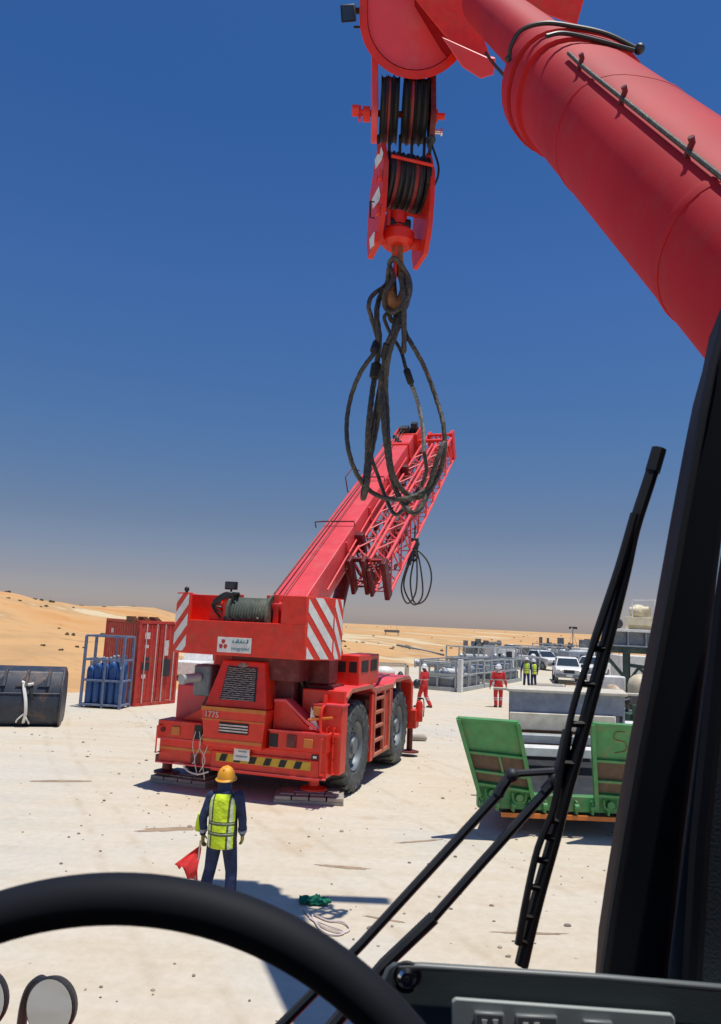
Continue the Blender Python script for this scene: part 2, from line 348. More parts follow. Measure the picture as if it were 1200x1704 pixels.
# stains on the yard
stm = mat('oily_stain', (.36, .26, .17), .95, var=.2, scale=3)
for px_, py_, L1_, W1_, an in ((285, 1380, 1.0, .22, .30), (880, 1553, .85, .07, .05), (570, 1443, .7, .12, -.1), (100, 1300, 1.2, .2, .2), (700, 1400, .8, .08, .4), (640, 1530, .5, .05, -.3)):
    c_ = gr(px_, py_); N_ = 40; pts_ = []
    for i in range(N_):
        a_ = 2*pi*i/N_; k_ = 1+.45*noise.noise(V((cos(a_)*2+px_, sin(a_)*2, 0)))+.25*noise.noise(V((cos(a_)*6+px_, sin(a_)*6, 4))); x_, y_ = cos(a_)*L1_*k_*.5, sin(a_)*W1_*k_*.5
        pts_.append(c_+V((x_*cos(an)-y_*sin(an), x_*sin(an)+y_*cos(an), .004)))
    sq = MB(); sq.sheet(pts_); struct(sq.build('ground_stain', stm, smooth=False))
# scrub and stones
sb = MB()
for i in range(900):
    k = random.uniform(-.6, .45); yy = random.uniform(38, 110) if random.random() < .75 else random.uniform(110, 260); xx = k*yy
    z = dune_z(xx, yy)
    if z < .5: continue
    if noise.noise(V((xx*.08, yy*.08, 1))) < -.05: continue
    s_ = random.uniform(.05, .24)
    for q in range(3): sb.ell((xx+random.uniform(-s_, s_), yy+random.uniform(-s_, s_), z+s_*.2), (s_*random.uniform(.5, 1), s_*random.uniform(.5, 1), s_*random.uniform(.3, .8)), 6, 4)
tag(sb.build('desert_scrub', M['scrub'], smooth=False), 'dry brown scrub and dark stones dotted over the orange dunes', 'scrub', kind='stuff')
st = MB()
for i in range(900):
    yy = 6.2+22*random.random()**1.3; xx = random.uniform(-.55, .4)*yy; cl = noise.noise(V((xx*.5, yy*.5, 4)))
    if cl < .0 and random.random() < .75: continue
    s_ = random.choice([.010, .013, .018, .024, .035 if random.random() < .25 else .015])
    st.ell((xx, yy, s_*.3), (s_*random.uniform(.7, 1.5), s_*random.uniform(.7, 1.3), s_*.6), 6, 4)
tag(st.build('gravel', mat('gravel_stone', (.30, .25, .20), .95, var=.4), smooth=False), 'loose small stones scattered over the pale yard', 'gravel', kind='stuff')

# ------------------------------------------------------------------ people
def stripes_material(name, kind):
    m = bpy.data.materials.new(name); m.use_nodes = True; n = m.node_tree.nodes; l = m.node_tree.links
    p = n['Principled BSDF']; p.inputs['Roughness'].default_value = .85
    tc = n.new('ShaderNodeTexCoord'); sx = n.new('ShaderNodeSeparateXYZ'); l.new(tc.outputs['Object'], sx.inputs[0])
    ab = n.new('ShaderNodeMath'); ab.operation = 'ABSOLUTE'; l.new(sx.outputs[0], ab.inputs[0])
    def band(src, c, h):
        x = n.new('ShaderNodeMath'); x.operation = 'COMPARE'; l.new(src, x.inputs[0]); x.inputs[1].default_value = c; x.inputs[2].default_value = h; return x.outputs[0]
    cur = None
    def lay(col, f):
        nonlocal cur
        x = n.new('ShaderNodeMix'); x.data_type = 'RGBA'; l.new(f, x.inputs['Factor'])
        if cur is None: x.inputs['A'].default_value = ((.66, .86, .03, 1) if kind == 'vest' else (.60, .03, .03, 1))
        else: l.new(cur, x.inputs['A'])
        x.inputs['B'].default_value = (*col, 1); cur = x.outputs['Result']
    if kind == 'vest':
        lay((.10, .13, .03), band(ab.outputs[0], .118, .014)); lay((.70, .80, .50), band(ab.outputs[0], .148, .018))
        for z in (1.11, .985): lay((.10, .13, .04), band(sx.outputs[2], z, .024)); 
        for z in (1.115, .99): lay((.42, .48, .30), band(sx.outputs[2], z, .006))
        lay((.03, .035, .03), band(ab.outputs[0], .21, .022))
    else:
        for z in (.32, .40, 1.15): lay((.55, .5, .48), band(sx.outputs[2], z, .02))
    l.new(cur, p.inputs['Base Color'])
    nb = n.new('ShaderNodeTexNoise'); nb.inputs['Scale'].default_value = 9; nb.inputs['Detail'].default_value = 3; l.new(tc.outputs['Object'], nb.inputs['Vector'])
    bp = n.new('ShaderNodeBump'); bp.inputs['Strength'].default_value = 1; bp.inputs['Distance'].default_value = .03; l.new(nb.outputs[0], bp.inputs['Height']); l.new(bp.outputs[0], p.inputs['Normal']); return m
VEST = stripes_material('hi_vis_vest_fabric', 'vest'); RCOV = stripes_material('red_coverall_fabric', 'cov')
def person(label, loc, rz, pose, outfit, helm, vest=False, sc=1.0, vox=.012, scarf=None, group=None):
    root = thing('person', label, 'person', loc, rz, group); root.scale = (sc,)*3
    J = dict(sl=(-.20, 0, 1.43), sr=(.20, 0, 1.43), el=(-.30, .0, 1.14), er=(.30, .0, 1.14), wl=(-.33, .05, .88), wr=(.33, .05, .88),
             hl=(-.095, 0, .93), hr=(.095, 0, .93), kl=(-.12, .02, .50), kr=(.12, .02, .50), al=(-.14, -.02, .10), ar=(.14, -.02, .10), head=(0, .02, 1.64)); J.update(pose)
    J = {k: V(v_) for k, v_ in J.items()}
    ch = V(J.get('chest', (0, 0, 1.30))); pv = V((0, 0, .96)); hd = J['head']
    b = MB()
    b.loft([((0,0,.86), .14, .10), (pv, .16, .11), ((pv+ch)/2, .135, .095), (ch, .165, .11), (ch+V((0,0,.12)), .16, .09), (ch+V((0,.0,.18)), .07, .065), (hd-V((0,.01,.10)), .058, .06)])
    b.loft([(hd+V((0,.01,-.125)), .035, .04), (hd+V((0,.015,-.09)), .058, .075), (hd+V((0,.005,-.02)), .074, .094), (hd+V((0,0,.05)), .076, .098), (hd+V((0,-.005,.10)), .055, .075), (hd+V((0,-.005,.125)), .02, .03)])
    b.ell(hd+V((0,.105,-.02)), (.013, .02, .026), 8, 6)
    for s_ in (-1, 1): b.ell(hd+V((s_*.078, .0, -.015)), (.012, .022, .032), 8, 6)
    b.ell(hd+V((0,.095,-.068)), (.026, .014, .010), 8, 6)
    for s_, a in ((-1, 'l'), (1, 'r')):
        S, E_, W_ = J['s'+a], J['e'+a], J['w'+a]; H_, K, A_ = J['h'+a], J['k'+a], J['a'+a]
        b.loft([(S, .055, .055), ((S+E_)/2, .048, .048), (E_, .04, .04)]); b.loft([(E_, .04, .04), ((E_+W_)/2, .036, .036), (W_, .026, .03)])
        b.loft([(H_, .085, .09), ((H_+K)/2, .072, .078), (K, .052, .058)]); b.loft([(K, .052, .058), (K*.6+A_*.4, .05, .056), (A_, .034, .04)])
        b.loft([(A_, .04, .045), (A_+V((0,0,-.05)), .038, .055)])
    b.build('body', M['skin'], root, remesh=vox)
    for s_, a in ((-1, 'l'), (1, 'r')):
        hands = MB()
        W_ = J['w'+a]; dn = (W_-J['e'+a]).normalized(); inn = V((-s_, 0, 0)); inn = (inn-dn*inn.dot(dn)).normalized(); fw = dn.cross(inn)*(1 if s_ > 0 else -1)
        if fw.y < 0: fw = -fw
        hands.loft([(W_-dn*.02, .026, .026), (W_+dn*.03, .024, .040), (W_+dn*.085, .020, .045)])
        for q in range(4):
            o_ = W_+dn*.08+fw*(.033-.022*q); L_ = (.072, .082, .076, .058)[q]
            hands.tube([o_, o_+dn*L_*.5, o_+dn*L_*.8+inn*L_*.3, o_+dn*L_*.85+inn*L_*.62], [.0115, .011, .010, .008], 8)
        o_ = W_+dn*.03+fw*.035; hands.tube([o_, o_+dn*.03+fw*.03+inn*.01, o_+dn*.06+fw*.03+inn*.03], [.014, .0125, .010], 8)
        hands.build('hand' if vest != 'main' else 'glove', M['glove'] if vest == 'main' else M['skin'], root, remesh=.006 if vest == 'main' else .008)
    c = MB(); f_ = 1.0
    c.loft([((0,0,.83), .155, .125), (pv, .182, .135), ((pv+ch)/2, .172, .128), (ch, .195, .135), (ch+V((0,0,.12)), .185, .115), (ch+V((0,0,.19)), .085, .08), (hd-V((0,.01,.15)), .072, .075)])
    for s_, a in ((-1, 'l'), (1, 'r')):
        S, E_, W_ = J['s'+a], J['e'+a], J['w'+a]; H_, K, A_ = J['h'+a], J['k'+a], J['a'+a]
        c.ell(S, (.075, .075, .07)); c.loft([(S, .078, .078), ((S+E_)/2, .068, .068), (E_, .060, .062)]); c.loft([(E_, .060, .062), ((E_+W_)/2, .056, .058), (W_*.93+E_*.07, .044, .046)])
        c.ell(E_, .06)
        c.loft([(H_, .112, .12), ((H_+K)/2, .098, .105), (K, .082, .088)]); c.loft([(K, .082, .088), (K*.5+A_*.5, .080, .084), (A_, .074, .078), (A_+V((0,.0,-.035)), .07, .075)])
        c.ell(K, (.082, .088, .085))
    c.build('coverall', outfit, root, remesh=vox)
    bt = MB()
    for a in 'lr':
        A_ = J['a'+a]; z0 = A_.z-.10
        bt.loft([(V((A_.x, A_.y-.02, z0+.14)), .05, .055), (V((A_.x, A_.y, z0+.05)), .052, .085)])
        bt.loft([(V((A_.x, A_.y-.09, z0+.04)), .035, .035), (V((A_.x, A_.y-.02, z0+.045)), .048, .045), (V((A_.x*1.1, A_.y+.10, z0+.04)), .05, .036), (V((A_.x*1.15, A_.y+.19, z0+.035)), .035, .025)])
    bt.build('boots', M['boot'], root, remesh=vox)
    if vest:
        v_ = MB()
        v_.loft([((0,0,.80), .205, .160), (pv, .212, .160), ((pv+ch)/2, .208, .155), (ch, .222, .158), (ch+V((0,0,.10)), .200, .145), (ch+V((0,0,.165)), .135, .10)], 20)
        v_.build('vest', VEST, root, remesh=.014)
    h = MB(); hc = hd+V((0,-.005,.035))
    h.lathe([(.0, .135), (.03, .134), (.06, .124), (.09, .100), (.112, .065), (.124, .02), (.127, -.01), (.140, -.018), (.152, -.026), (.150, -.034), (.122, -.022), (.118, .01), (.09, .08), (0, .12)], hc, (0, -.12, 1), 28)
    h.prism([hc+V((x, .10+.05*cos(x*11), -.018)) for x in (-.11, -.06, 0, .06, .11)] + [hc+V((.10, .06, -.018)), hc+V((-.10, .06, -.018))], (0, 0, .010))
    h.tube([hc+V((0, .1, .082)), hc+V((0, .04, .13)), hc+V((0, -.04, .136)), hc+V((0, -.1, .10))], .012, 8)
    h.build('helmet', helm, root)
    if scarf:
        k = MB(); k.loft([(hd+V((0,-.015,.06)), .095, .112), (hd+V((0,-.02,-.03)), .098, .105), (hd+V((0,-.03,-.12)), .10, .10), (hd+V((0,-.03,-.19)), .15, .12)]); k.build('head_scarf', scarf, root, remesh=.012)
    return root

# ------------------------------------------------------------------ red rough-terrain crane (local: x right, y forward, z up)
CA = radians(17.3); CO = V((-1.4, 16.46, 0))
crane = thing('telescopic_crane', 'whole red rough-terrain crane seen from behind, lattice jib stowed along its raised boom', 'mobile crane', CO, -CA)
def CW(u, v_, z): return CO+V((cos(CA)*u+sin(CA)*v_, -sin(CA)*u+cos(CA)*v_, z))
def cbox(name, *a, m='red', bevel=.012, parent=None): return MB().bx(*a).build(name, M[m], parent or crane, bevel=bevel)
# chassis
ch = MB(); ch.bx(-.62, .62, -1.0, 5.2, .75, 1.35); ch.bx(-1.5, .85, .95, 3.0, .8, 1.75); ch.bx(-.5, .5, -.3, 1.0, .45, .9); ch.bx(-.5, .5, 3.3, 4.4, .45, .9)
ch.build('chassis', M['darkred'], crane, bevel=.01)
ax = MB()
for v_ in (.2, 3.85): ax = MB(); ax.cyl((-1.6, v_, .93), (1.1, v_, .93), .17); ax.ell((-.2, v_, .9), (.34, .34, .32)); ax.build('axle', M['dark'], crane)
# rear bumper assembly / outrigger box
REAR[0] = True
bp = MB(); bp.bx(-1.72, -.78, -2.30, -1.75, 1.17, 1.50); bp.bx(.62, 1.76, -2.30, -1.75, 1.17, 1.50); build_each(bp, 'tail_beam', M['red'], crane, bevel=.012)
ob = MB(); ob.bx(-1.70, 1.74, -2.22, -1.70, .72, 1.16); ob.build('outrigger_box', M['red'], crane, bevel=.012)
pl_ = MB(); pl_.bx(-.55, 1.60, -2.262, -2.222, .66, 1.02); bpt = pl_.build('bumper_plate', M['red'], crane, bevel=.006)
cy = MB(); cy.bx(-.45, 1.45, -2.268, -2.263, .84, .99); hz = cy.build('hazard_strip', M['yellow'], bpt, smooth=False)
bl = MB()
for k in range(6):
    x = -.30+.30*k
    bl.prism([(x-.085, -2.269, .85), (x+.045, -2.269, .85), (x+.095, -2.269, .98), (x-.035, -2.269, .98)], (0, -.004, 0))
build_each(bl, 'hazard_mark', M['black'], bpt, smooth=False)
MB().bx(-1.68, -.58, -2.228, -2.223, .95, 1.0).build('orange_line', M['orange'], crane, smooth=False)
ed = MB(); ed.bx(-1.70, 1.74, -2.30, -2.225, .70, .722); ed.bx(-1.73, -.76, -2.315, -2.30, 1.15, 1.172); ed.bx(.60, 1.77, -2.315, -2.30, 1.485, 1.51); ed.build('pale_edge', M['pinkred'], crane)  # paler red strips along the tail beam edges
for x in (-1.32, 1.40):
    q = MB(); q.bx(x-.09, x+.09, -2.325, -2.30, 1.24, 1.40); q.build('reflector', M['orange'], crane, bevel=.01)
q = MB(); q.bx(-.06, .26, -2.33, -2.315, .90, 1.12); np_ = q.build('number_plate', M['white'], crane, bevel=.004)
q = MB(); q.bx(.03, .19, -2.334, -2.331, 1.05, 1.08); q.bx(-.02, .22, -2.334, -2.331, .96, .99); q.build('plate_marks', M['bluegrey'], np_, smooth=False)
q = MB(); q.bx(.0, .24, -2.38, -2.33, 1.115, 1.15); q.build('plate_lamp', M['dark'], crane)
q = MB(); q.bx(1.45, 1.58, -2.245, -2.223, 1.04, 1.12); q.build('sticker', M['dark'], crane); MB().bx(1.48, 1.55, -2.25, -2.246, 1.06, 1.10).build('sticker_mark', M['white'], crane)
# dangling cords on the left of the bumper
q = MB()
for x, z1, dx in ((-.80, .55, .05), (-.70, .62, -.07), (-.64, .50, .04), (-.88, .75, -.03)):
    q.tube(cat([(x, -2.33, 1.35), (x+dx, -2.36, 1.1), (x-dx, -2.35, .85), (x+dx*.5, -2.34, z1)]), .008, 6)
q.tube(cat([(-1.1, -2.3, .68), (-.95, -2.33, .60), (-.75, -2.34, .58), (-.55, -2.33, .64)]), .018, 6)
q.build('cords', M['decal'], crane)
q = MB(); q.bx(-.92, -.76, -2.312, -2.0, 1.20, 1.46); q.bx(.63, .80, -2.306, -2.0, 1.20, 1.44); build_each(q, 'recess_shade_block', M['black'], crane)  # black blocks flush with the tail beam stand for recess shade
# outrigger jacks
for sx in (-1, 1):
    j = MB(); x = 1.30 if sx > 0 else -1.85; j.bx(x-.16, x+.16, -1.8, -1.4, .60, .75); j.cyl((x, -1.58, .40), (x, -1.58, .75), .10); j.lathe([(0, .0), (.26, .0), (.26, .03), (.12, .07), (0, .07)], (x, -1.58, .387), (0, 0, 1))
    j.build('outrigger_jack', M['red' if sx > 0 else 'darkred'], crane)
# engine hood
hd_ = MB()
hd_.hexa([(-.66,-2.42,1.12),(.52,-2.42,1.12),(.52,-1.2,1.12),(-.66,-1.2,1.12),(-.74,-2.46,1.84),(.60,-2.46,1.84),(.60,-1.2,1.84),(-.74,-1.2,1.84)])
hood = hd_.build('engine_hood', M['red'], crane, bevel=.03)
ht = MB(); ht.hexa([(-.70,-2.40,1.845),(.56,-2.40,1.845),(.62,-.9,1.845),(-.62,-.9,1.845),(-.47,-2.22,2.70),(.42,-2.22,2.70),(.5,-.9,2.70),(-.5,-.9,2.70)])
hoodt = ht.build('radiator_housing', M['red'], crane, bevel=.02)
# the slanted rear face of the housing: y = -2.40 + (z-1.845)*.2105
def hy(z): return -2.40+(z-1.845)*.2105
rg = MB(); rg.hexa([(-.40,hy(1.98)-.01,1.98),(.33,hy(1.98)-.01,1.98),(.33,hy(1.98)+.02,1.98),(-.40,hy(1.98)+.02,1.98),(-.34,hy(2.6)-.01,2.6),(.28,hy(2.6)-.01,2.6),(.28,hy(2.6)+.02,2.6),(-.34,hy(2.6)+.02,2.6)])
rg.build('radiator_grille', M['dark'], hoodt)
rl = MB()
for k in range(16):
    z = 1.995+.038*k; wv = [(-.37+.0035*k+(.67-.006*k)*i/14, hy(z)-.02-.012*(i % 2), z+.007*random.uniform(-1, 1)) for i in range(15)]
    rl.tube(wv, .010, 5)
rl.build('grille_slat', M['grille'], hoodt)
lg = MB(); lg.lathe([(0, .02), (.10, .015), (.11, 0)], (-.03, hy(2.64)-.005, 2.63), (0, -1, .2)); lg.v = [V((p.x*1.0, p.y, 2.63+(p.z-2.63)*.45)) for p in lg.v]; lg.build('hood_badge', M['grille'], hoodt)
for z0, z1 in ((1.775, 1.845), (1.60, 1.625), (1.205, 1.26)):
    s0 = MB(); f0 = (z0-1.12)/.72; y0 = -2.425-.04*f0; s0.bx(-.665-.075*f0, .525+.075*f0, y0-.008, y0+.02, z0, z1); s0.build('orange_band', M['orange'], hood)
sl_ = MB(); sl_.bx(-.34, .26, -2.462, -2.45, 1.38, 1.58); sl_.build('hood_vent', M['black'], hood, bevel=.02)
for z in (1.43, 1.48, 1.53): MB().bx(-.33, .25, -2.475, -2.463, z-.012, z+.012).build('vent_slat', M['decal'], hood)
RX = Matrix.Rotation(pi/2, 4, 'X')
text('fleet_number', '1775', .15, M['decal'], crane, Matrix.Translation((-.50, -2.475, 1.70)) @ RX)
q = MB()   # sloping braces either side of the hood
q.prism([(.60, -2.1, 1.50), (1.45, -2.1, 1.50), (1.25, -2.1, 1.62), (.82, -2.1, 2.0), (.60, -2.1, 2.0)], (0, .10, 0)); q.prism([(-.74, -2.1, 1.50), (-1.35, -2.1, 1.50), (-.74, -2.1, 1.85)], (0, .10, 0))
build_each(q, 'rear_brace', M['red'], crane, bevel=.01)
q = MB(); q.prism([(.62, -2.16, 1.99), (.84, -2.16, 2.0), (1.30, -2.16, 1.63), (1.50, -2.16, 1.52), (1.50, -2.16, 1.56), (1.30, -2.16, 1.69), (.86, -2.16, 2.05), (.62, -2.16, 2.04)], (0, .35, 0)); q.build('brace_cap', M['pinkred'], crane)
# hood right flank, dark gap and hoses
q = MB(); q.bx(.35, .90, -1.9, -1.0, 1.4, 2.62); q.bx(.5, 1.55, -1.5, -.7, 1.5, 2.3); q.bx(.5, 1.45, -1.45, -.9, 2.3, 2.78); q.build('shaded_engine_side', M['darkred'], crane, bevel=.03)  # last box fills the recess below the counterweight, its shade put into colour
q = MB()
for k in range(2): q.tube(cat([(.75+.06*k, -1.6+.2*k, 2.72), (.95+.05*k, -1.7+.2*k, 2.4), (1.0, -1.5+.15*k, 2.0), (.85, -1.2, 1.65)]), .035, 7)
for k in range(4): q.tube(cat([(.9+.09*k, -1.5, 1.9), (1.05+.08*k, -1.7, 1.7-.05*k), (1.25, -1.9, 1.45), (1.4, -1.85, 1.2)]), .025, 7)
for k in range(6): q.tube(cat([(.3+.13*k, 1.7, 2.0), (.45+.15*k, 1.9, 2.38+.03*k), (.7+.12*k, 2.3, 2.3), (.8+.1*k, 2.6, 1.95)]), .04, 7)
q.build('hydraulic_hose', M['hose'], crane)
q = MB(); q.tube([(-1.66, -2.31, 1.40), (-1.66, -2.42, 1.40), (-1.66, -2.42, .90), (-1.66, -2.24, .90)], .016, 6); q.tube([(1.68, -2.31, 1.42), (1.68, -2.42, 1.42), (1.68, -2.42, .80), (1.68, -2.24, .80)], .016, 6); build_each(q, 'tail_handrail', M['red'], crane)
q = MB()
for k in range(5): q.tube(cat([(.80+.13*k, -2.0, 1.52), (.84+.13*k, -2.05, 1.62+.03*(k % 2)), (.95+.12*k, -1.9, 1.56)]), .018, 6)
q.build('tail_hose', M['hose'], crane)
q = MB(); q.bx(-1.0, -.80, -2.235, -2.222, .74, .92); q.bx(.98, 1.16, -2.325, -2.301, 1.22, 1.44); q.cyl((-1.60, -2.30, 1.32), (-1.60, -2.33, 1.32), .045); build_each(q, 'tail_fitting', M['darkred'], crane)
# muffler and air box on the left
q = MB(); q.bx(-1.12, -.74, -2.15, -1.72, 1.98, 2.58); mu = q.build('air_cleaner_box', M['grey'], crane, bevel=.05)
q = MB(); q.cyl((-.98, -2.15, 2.34), (-1.16, -2.48, 2.31), .085); q.cyl((-1.15, -2.46, 2.31), (-1.175, -2.52, 2.305), .10); q.build('exhaust_pipe', M['galv'], crane)
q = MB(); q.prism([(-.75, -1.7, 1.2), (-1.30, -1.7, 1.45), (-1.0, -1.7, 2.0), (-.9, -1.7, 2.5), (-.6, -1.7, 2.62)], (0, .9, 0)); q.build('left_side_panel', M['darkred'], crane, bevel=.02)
# fenders, steps
REAR[0] = False
fm = MB()
def fender(v0, v1, x0, x1, z):
    fm.prism([(x0, v0, 1.30), (x0, v0, z-.02), (x0, v0+.30, z+.12), (x0, v1-.30, z+.12), (x0, v1, z-.02), (x0, v1, z-.10), (x0, v1-.28, z+.04), (x0, v0+.32, z+.04), (x0, v0+.06, z-.10), (x0, v0+.06, 1.30)], (x1-x0, 0, 0))
fender(-.85, 1.20, .70, 1.62, 2.06); fender(2.80, 4.95, .70, 1.62, 2.06); fender(-.85, 1.20, -2.2, -1.2, 2.06); fender(2.80, 4.95, -2.2, -1.2, 2.06)
build_each(fm, 'wheel_arch', M['pinkred'], crane, bevel=.01)
fl = MB()
for v0 in (-.85, 2.80): fl.prism([(1.622, v0, 2.04), (1.622, v0+.30, 2.18), (1.622, v0+1.78, 2.18), (1.622, v0+2.08, 2.04), (1.622, v0+2.08, 1.97), (1.622, v0+1.76, 2.10), (1.622, v0+.32, 2.10), (1.622, v0+.02, 1.97)], (.012, 0, 0))
fl.bx(1.60, 1.63, 1.22, 2.80, 1.98, 2.08); fl.build('arch_edge', M['tanred'], crane)
q = MB(); q.bx(1.08, 1.66, -1.22, -.86, .60, 1.88); q.bx(.72, 1.62, -.98, -.86, 1.3, 2.16); fb_ = q.build('fender_box', M['red'], crane, bevel=.015)
q = MB(); q.bx(1.06, 1.68, -1.25, -.84, 1.88, 1.915); q.build('fender_box_lid', M['pinkred'], fb_)
q = MB()
for x in (1.50, 1.64):
    for z0 in (.62, .92, 1.22): q.tube([(x-.10, -1.22, z0), (x-.10, -1.34, z0), (x-.10, -1.34, z0+.26), (x-.10, -1.22, z0+.26)], .016, 6)
q.tube(cat([(1.30, -1.2, 1.9), (1.28, -1.35, 1.8), (1.30, -1.4, 1.4), (1.45, -1.4, 1.1)]), .03, 7); q.cyl((1.25, -1.1, 1.9), (1.25, -1.1, 2.08), .05); q.cyl((1.4, -1.3, 1.35), (1.65, -1.3, 1.35), .05)
q.build('rear_fittings', M['red'], crane)
q = MB(); q.prism([(1.02, -1.30, 1.42), (1.22, -1.30, 1.42), (1.04, -1.30, 1.85)], (0, .05, 0)); q.build('wheel_chock_guard', M['white'], crane)
q = MB(); q.bx(1.10, 1.26, -1.34, -1.25, 1.70, 1.86); q.cyl((1.0, -1.32, 1.6), (1.5, -1.32, 1.68), .025); q.build('beacon_bracket', M['orange'], crane)
# deck between arches and step ladder box
q = MB(); q.bx(.60, 1.58, 1.20, 2.80, 1.92, 2.02); q.bx(-1.6, -.6, 1.2, 2.8, 1.92, 2.02); q.bx(-.9, .9, 3.0, 5.2, 1.9, 2.05); q.build('deck', M['pinkred'], crane, bevel=.01)
q = MB()
q.bx(1.56, 1.64, 1.24, 1.32, .55, 1.96); q.bx(1.56, 1.64, 2.05, 2.13, .55, 1.96); q.bx(1.56, 1.64, 2.55, 2.66, .55, 1.96)
for z in (.55, .86, 1.17, 1.48, 1.79): q.bx(1.40, 1.63, 1.32, 2.05, z, z+.07)
q.bx(1.56, 1.63, 2.13, 2.66, .55, .64)
q.build('step_ladder', M['tanred'], crane, bevel=.008)
q = MB(); q.bx(1.05, 1.40, 1.22, 2.70, .56, 1.92); q.bx(1.4, 1.60, 2.14, 2.32, .6, 1.9); q.build('side_tank', M['darkred'], crane, bevel=.01); 
q = MB(); q.bx(1.55, 1.62, 1.02, 1.24, .50, 1.95); q.bx(1.42, 1.60, 2.34, 2.54, .62, 1.9); build_each(q, 'side_skirt', M['red'], crane, bevel=.008)
q = MB(); q.bx(-1.75, 1.75, 5.0, 5.4, .75, 1.25); q.bx(1.3, 1.62, 4.95, 5.15, 1.2, 2.0); q.bx(-1.62, -1.3, 4.95, 5.15, 1.2, 2.0); q.build('front_bumper', M['red'], crane, bevel=.02)
q = MB()
for sx in (-1, 1): q.cyl((sx*1.55, 5.2, .1), (sx*1.55, 5.2, .8), .08); q.lathe([(0, 0), (.26, 0), (.26, .03), (.1, .07), (0, .07)], (sx*1.55, 5.2, .10), (0, 0, 1))
build_each(q, 'front_jack', M['darkred'], crane, per=2)
# wheels
def wheel_mesh(side):
    R_, Wd = .945, .72; s = side
    t = MB(); x0 = 0
    prof = [(.50, -.27), (.56, -.33), (.74, -.36), (.86, -.35), (.905, -.30), (.91, 0), (.905, .30), (.86, .35), (.74, .36), (.56, .33), (.50, .27)]
    t.lathe(prof, (0,0,0), (1,0,0), 56)
    for k in range(22):
        for sd in (-1, 1):
            a = 2*pi*(k+(.5 if sd > 0 else 0))/22; pts = []
            for (r_, x_, da) in ((.895, 0, .13), (.895, .30*sd, .02), (.80, .365*sd, 0.0)):
                for dd in (-.055, .055):
                    aa = a+da*1.0+dd; pts.append((x_, cos(aa), sin(aa), r_))
            lo = [V((p[0], p[1]*(p[3]-.01), p[2]*(p[3]-.01))) for p in pts]; hi = [V((p[0]*1.01, p[1]*(p[3]+.05 if abs(p[0]) < .34 else p[3]+.035), p[2]*(p[3]+.05 if abs(p[0]) < .34 else p[3]+.035))) for p in pts]
            for i in (0, 2): t.hexa([lo[i], lo[i+1], lo[i+3], lo[i+2], hi[i], hi[i+1], hi[i+3], hi[i+2]])
    r = MB(); r.lathe([(.52, .28*s), (.50, .31*s), (.47, .28*s), (.44, .18*s), (.30, .12*s), (.26, .22*s), (.18, .24*s), (.17, .30*s), (.0, .31*s)], (0,0,0), (1,0,0), 40)
    for k in range(12): a = 2*pi*k/12; r.cyl((.12*s, .36*cos(a), .36*sin(a)), (.20*s, .36*cos(a), .36*sin(a)), .022, n=8)
    return t, r
for v_ in (.2, 3.85):
    for s in (-1, 1):
        e = bpy.data.objects.new('wheel', None); SC.collection.objects.link(e); e.parent = crane; e.location = (1.22 if s > 0 else -1.78, v_, .945); e.rotation_euler = (random.random()*3, 0, 0)
        WM[e.name] = WM[crane.name]; t, r = wheel_mesh(s); t.build('tyre', M['tyre'], e, ang=30); r.build('rim', M['grey'], e)
# upper works
q = MB(); q.cyl((0, 1.2, 1.9), (0, 1.2, 2.3), .85, n=36); q.bx(-.75, .75, -1.3, 2.0, 2.30, 2.75); q.build('slewing_platform', M['darkred'], crane, bevel=.02)
REAR[0] = True
cwm = MB()
plan = [(-1.50, -2.36), (-1.13, -2.52), (1.30, -2.52), (1.66, -1.96), (1.70, -1.50), (1.2, -1.4), (-1.2, -1.4), (-1.50, -1.6)]
cwm.prism([(x, y_, 2.80) for x, y_ in plan], (0, 0, .64))
cwm.prism([(.80, -2.519, 3.438), (1.298, -2.519, 3.438), (1.658, -1.96, 3.438), (1.698, -1.50, 3.438), (1.2, -1.4, 3.438), (.80, -1.4, 3.438)], (0, 0, .52))
cwm.prism([(-1.498, -2.361, 3.438), (-1.132, -2.517, 3.438), (-1.10, -2.517, 3.438), (-1.10, -2.45, 3.438), (-1.44, -2.30, 3.438), (-1.44, -1.6, 3.438), (-1.498, -1.6, 3.438)], (0, 0, .52))
cwm.bx(-1.43, -.50, -1.95, -1.80, 3.438, 3.94)
cw = cwm.build('counterweight', M['red'], crane, bevel=.012)
sm = MB()
def stripes(p0, p1, z0, z1, slope, offs, wd, mb):
    p0, p1 = V(p0), V(p1); W_ = (p1-p0).length; ex = (p1-p0).normalized(); nrm = V((ex.y, -ex.x, 0))*.004
    for o_ in offs:
        poly = [(0, 0), (W_, 0), (W_, z1-z0), (0, z1-z0)]
        poly = clip(poly, -slope, 1, o_+wd); poly = clip(poly, slope, -1, -o_)
        if len(poly) > 2: mb.prism([p0+ex*a+V((0, 0, z0+b)) + nrm*.25 for a, b in poly], nrm)
stripes((1.325, -2.477, 0), (1.65, -1.977, 0), 2.82, 3.94, -1.25, (-.02, .42, .86, 1.30), .24, sm)
stripes((1.664, -1.93, 0), (1.695, -1.53, 0), 2.82, 3.94, -1.25, (.1, .54, .98, 1.42, 1.86), .24, sm)
stripes((-1.49, -2.367, 0), (-1.145, -2.515, 0), 2.84, 3.93, 1.05, (-.30, .10, .50, .90), .22, sm)
build_each(sm, 'warning_stripe', M['white'], cw, smooth=False)
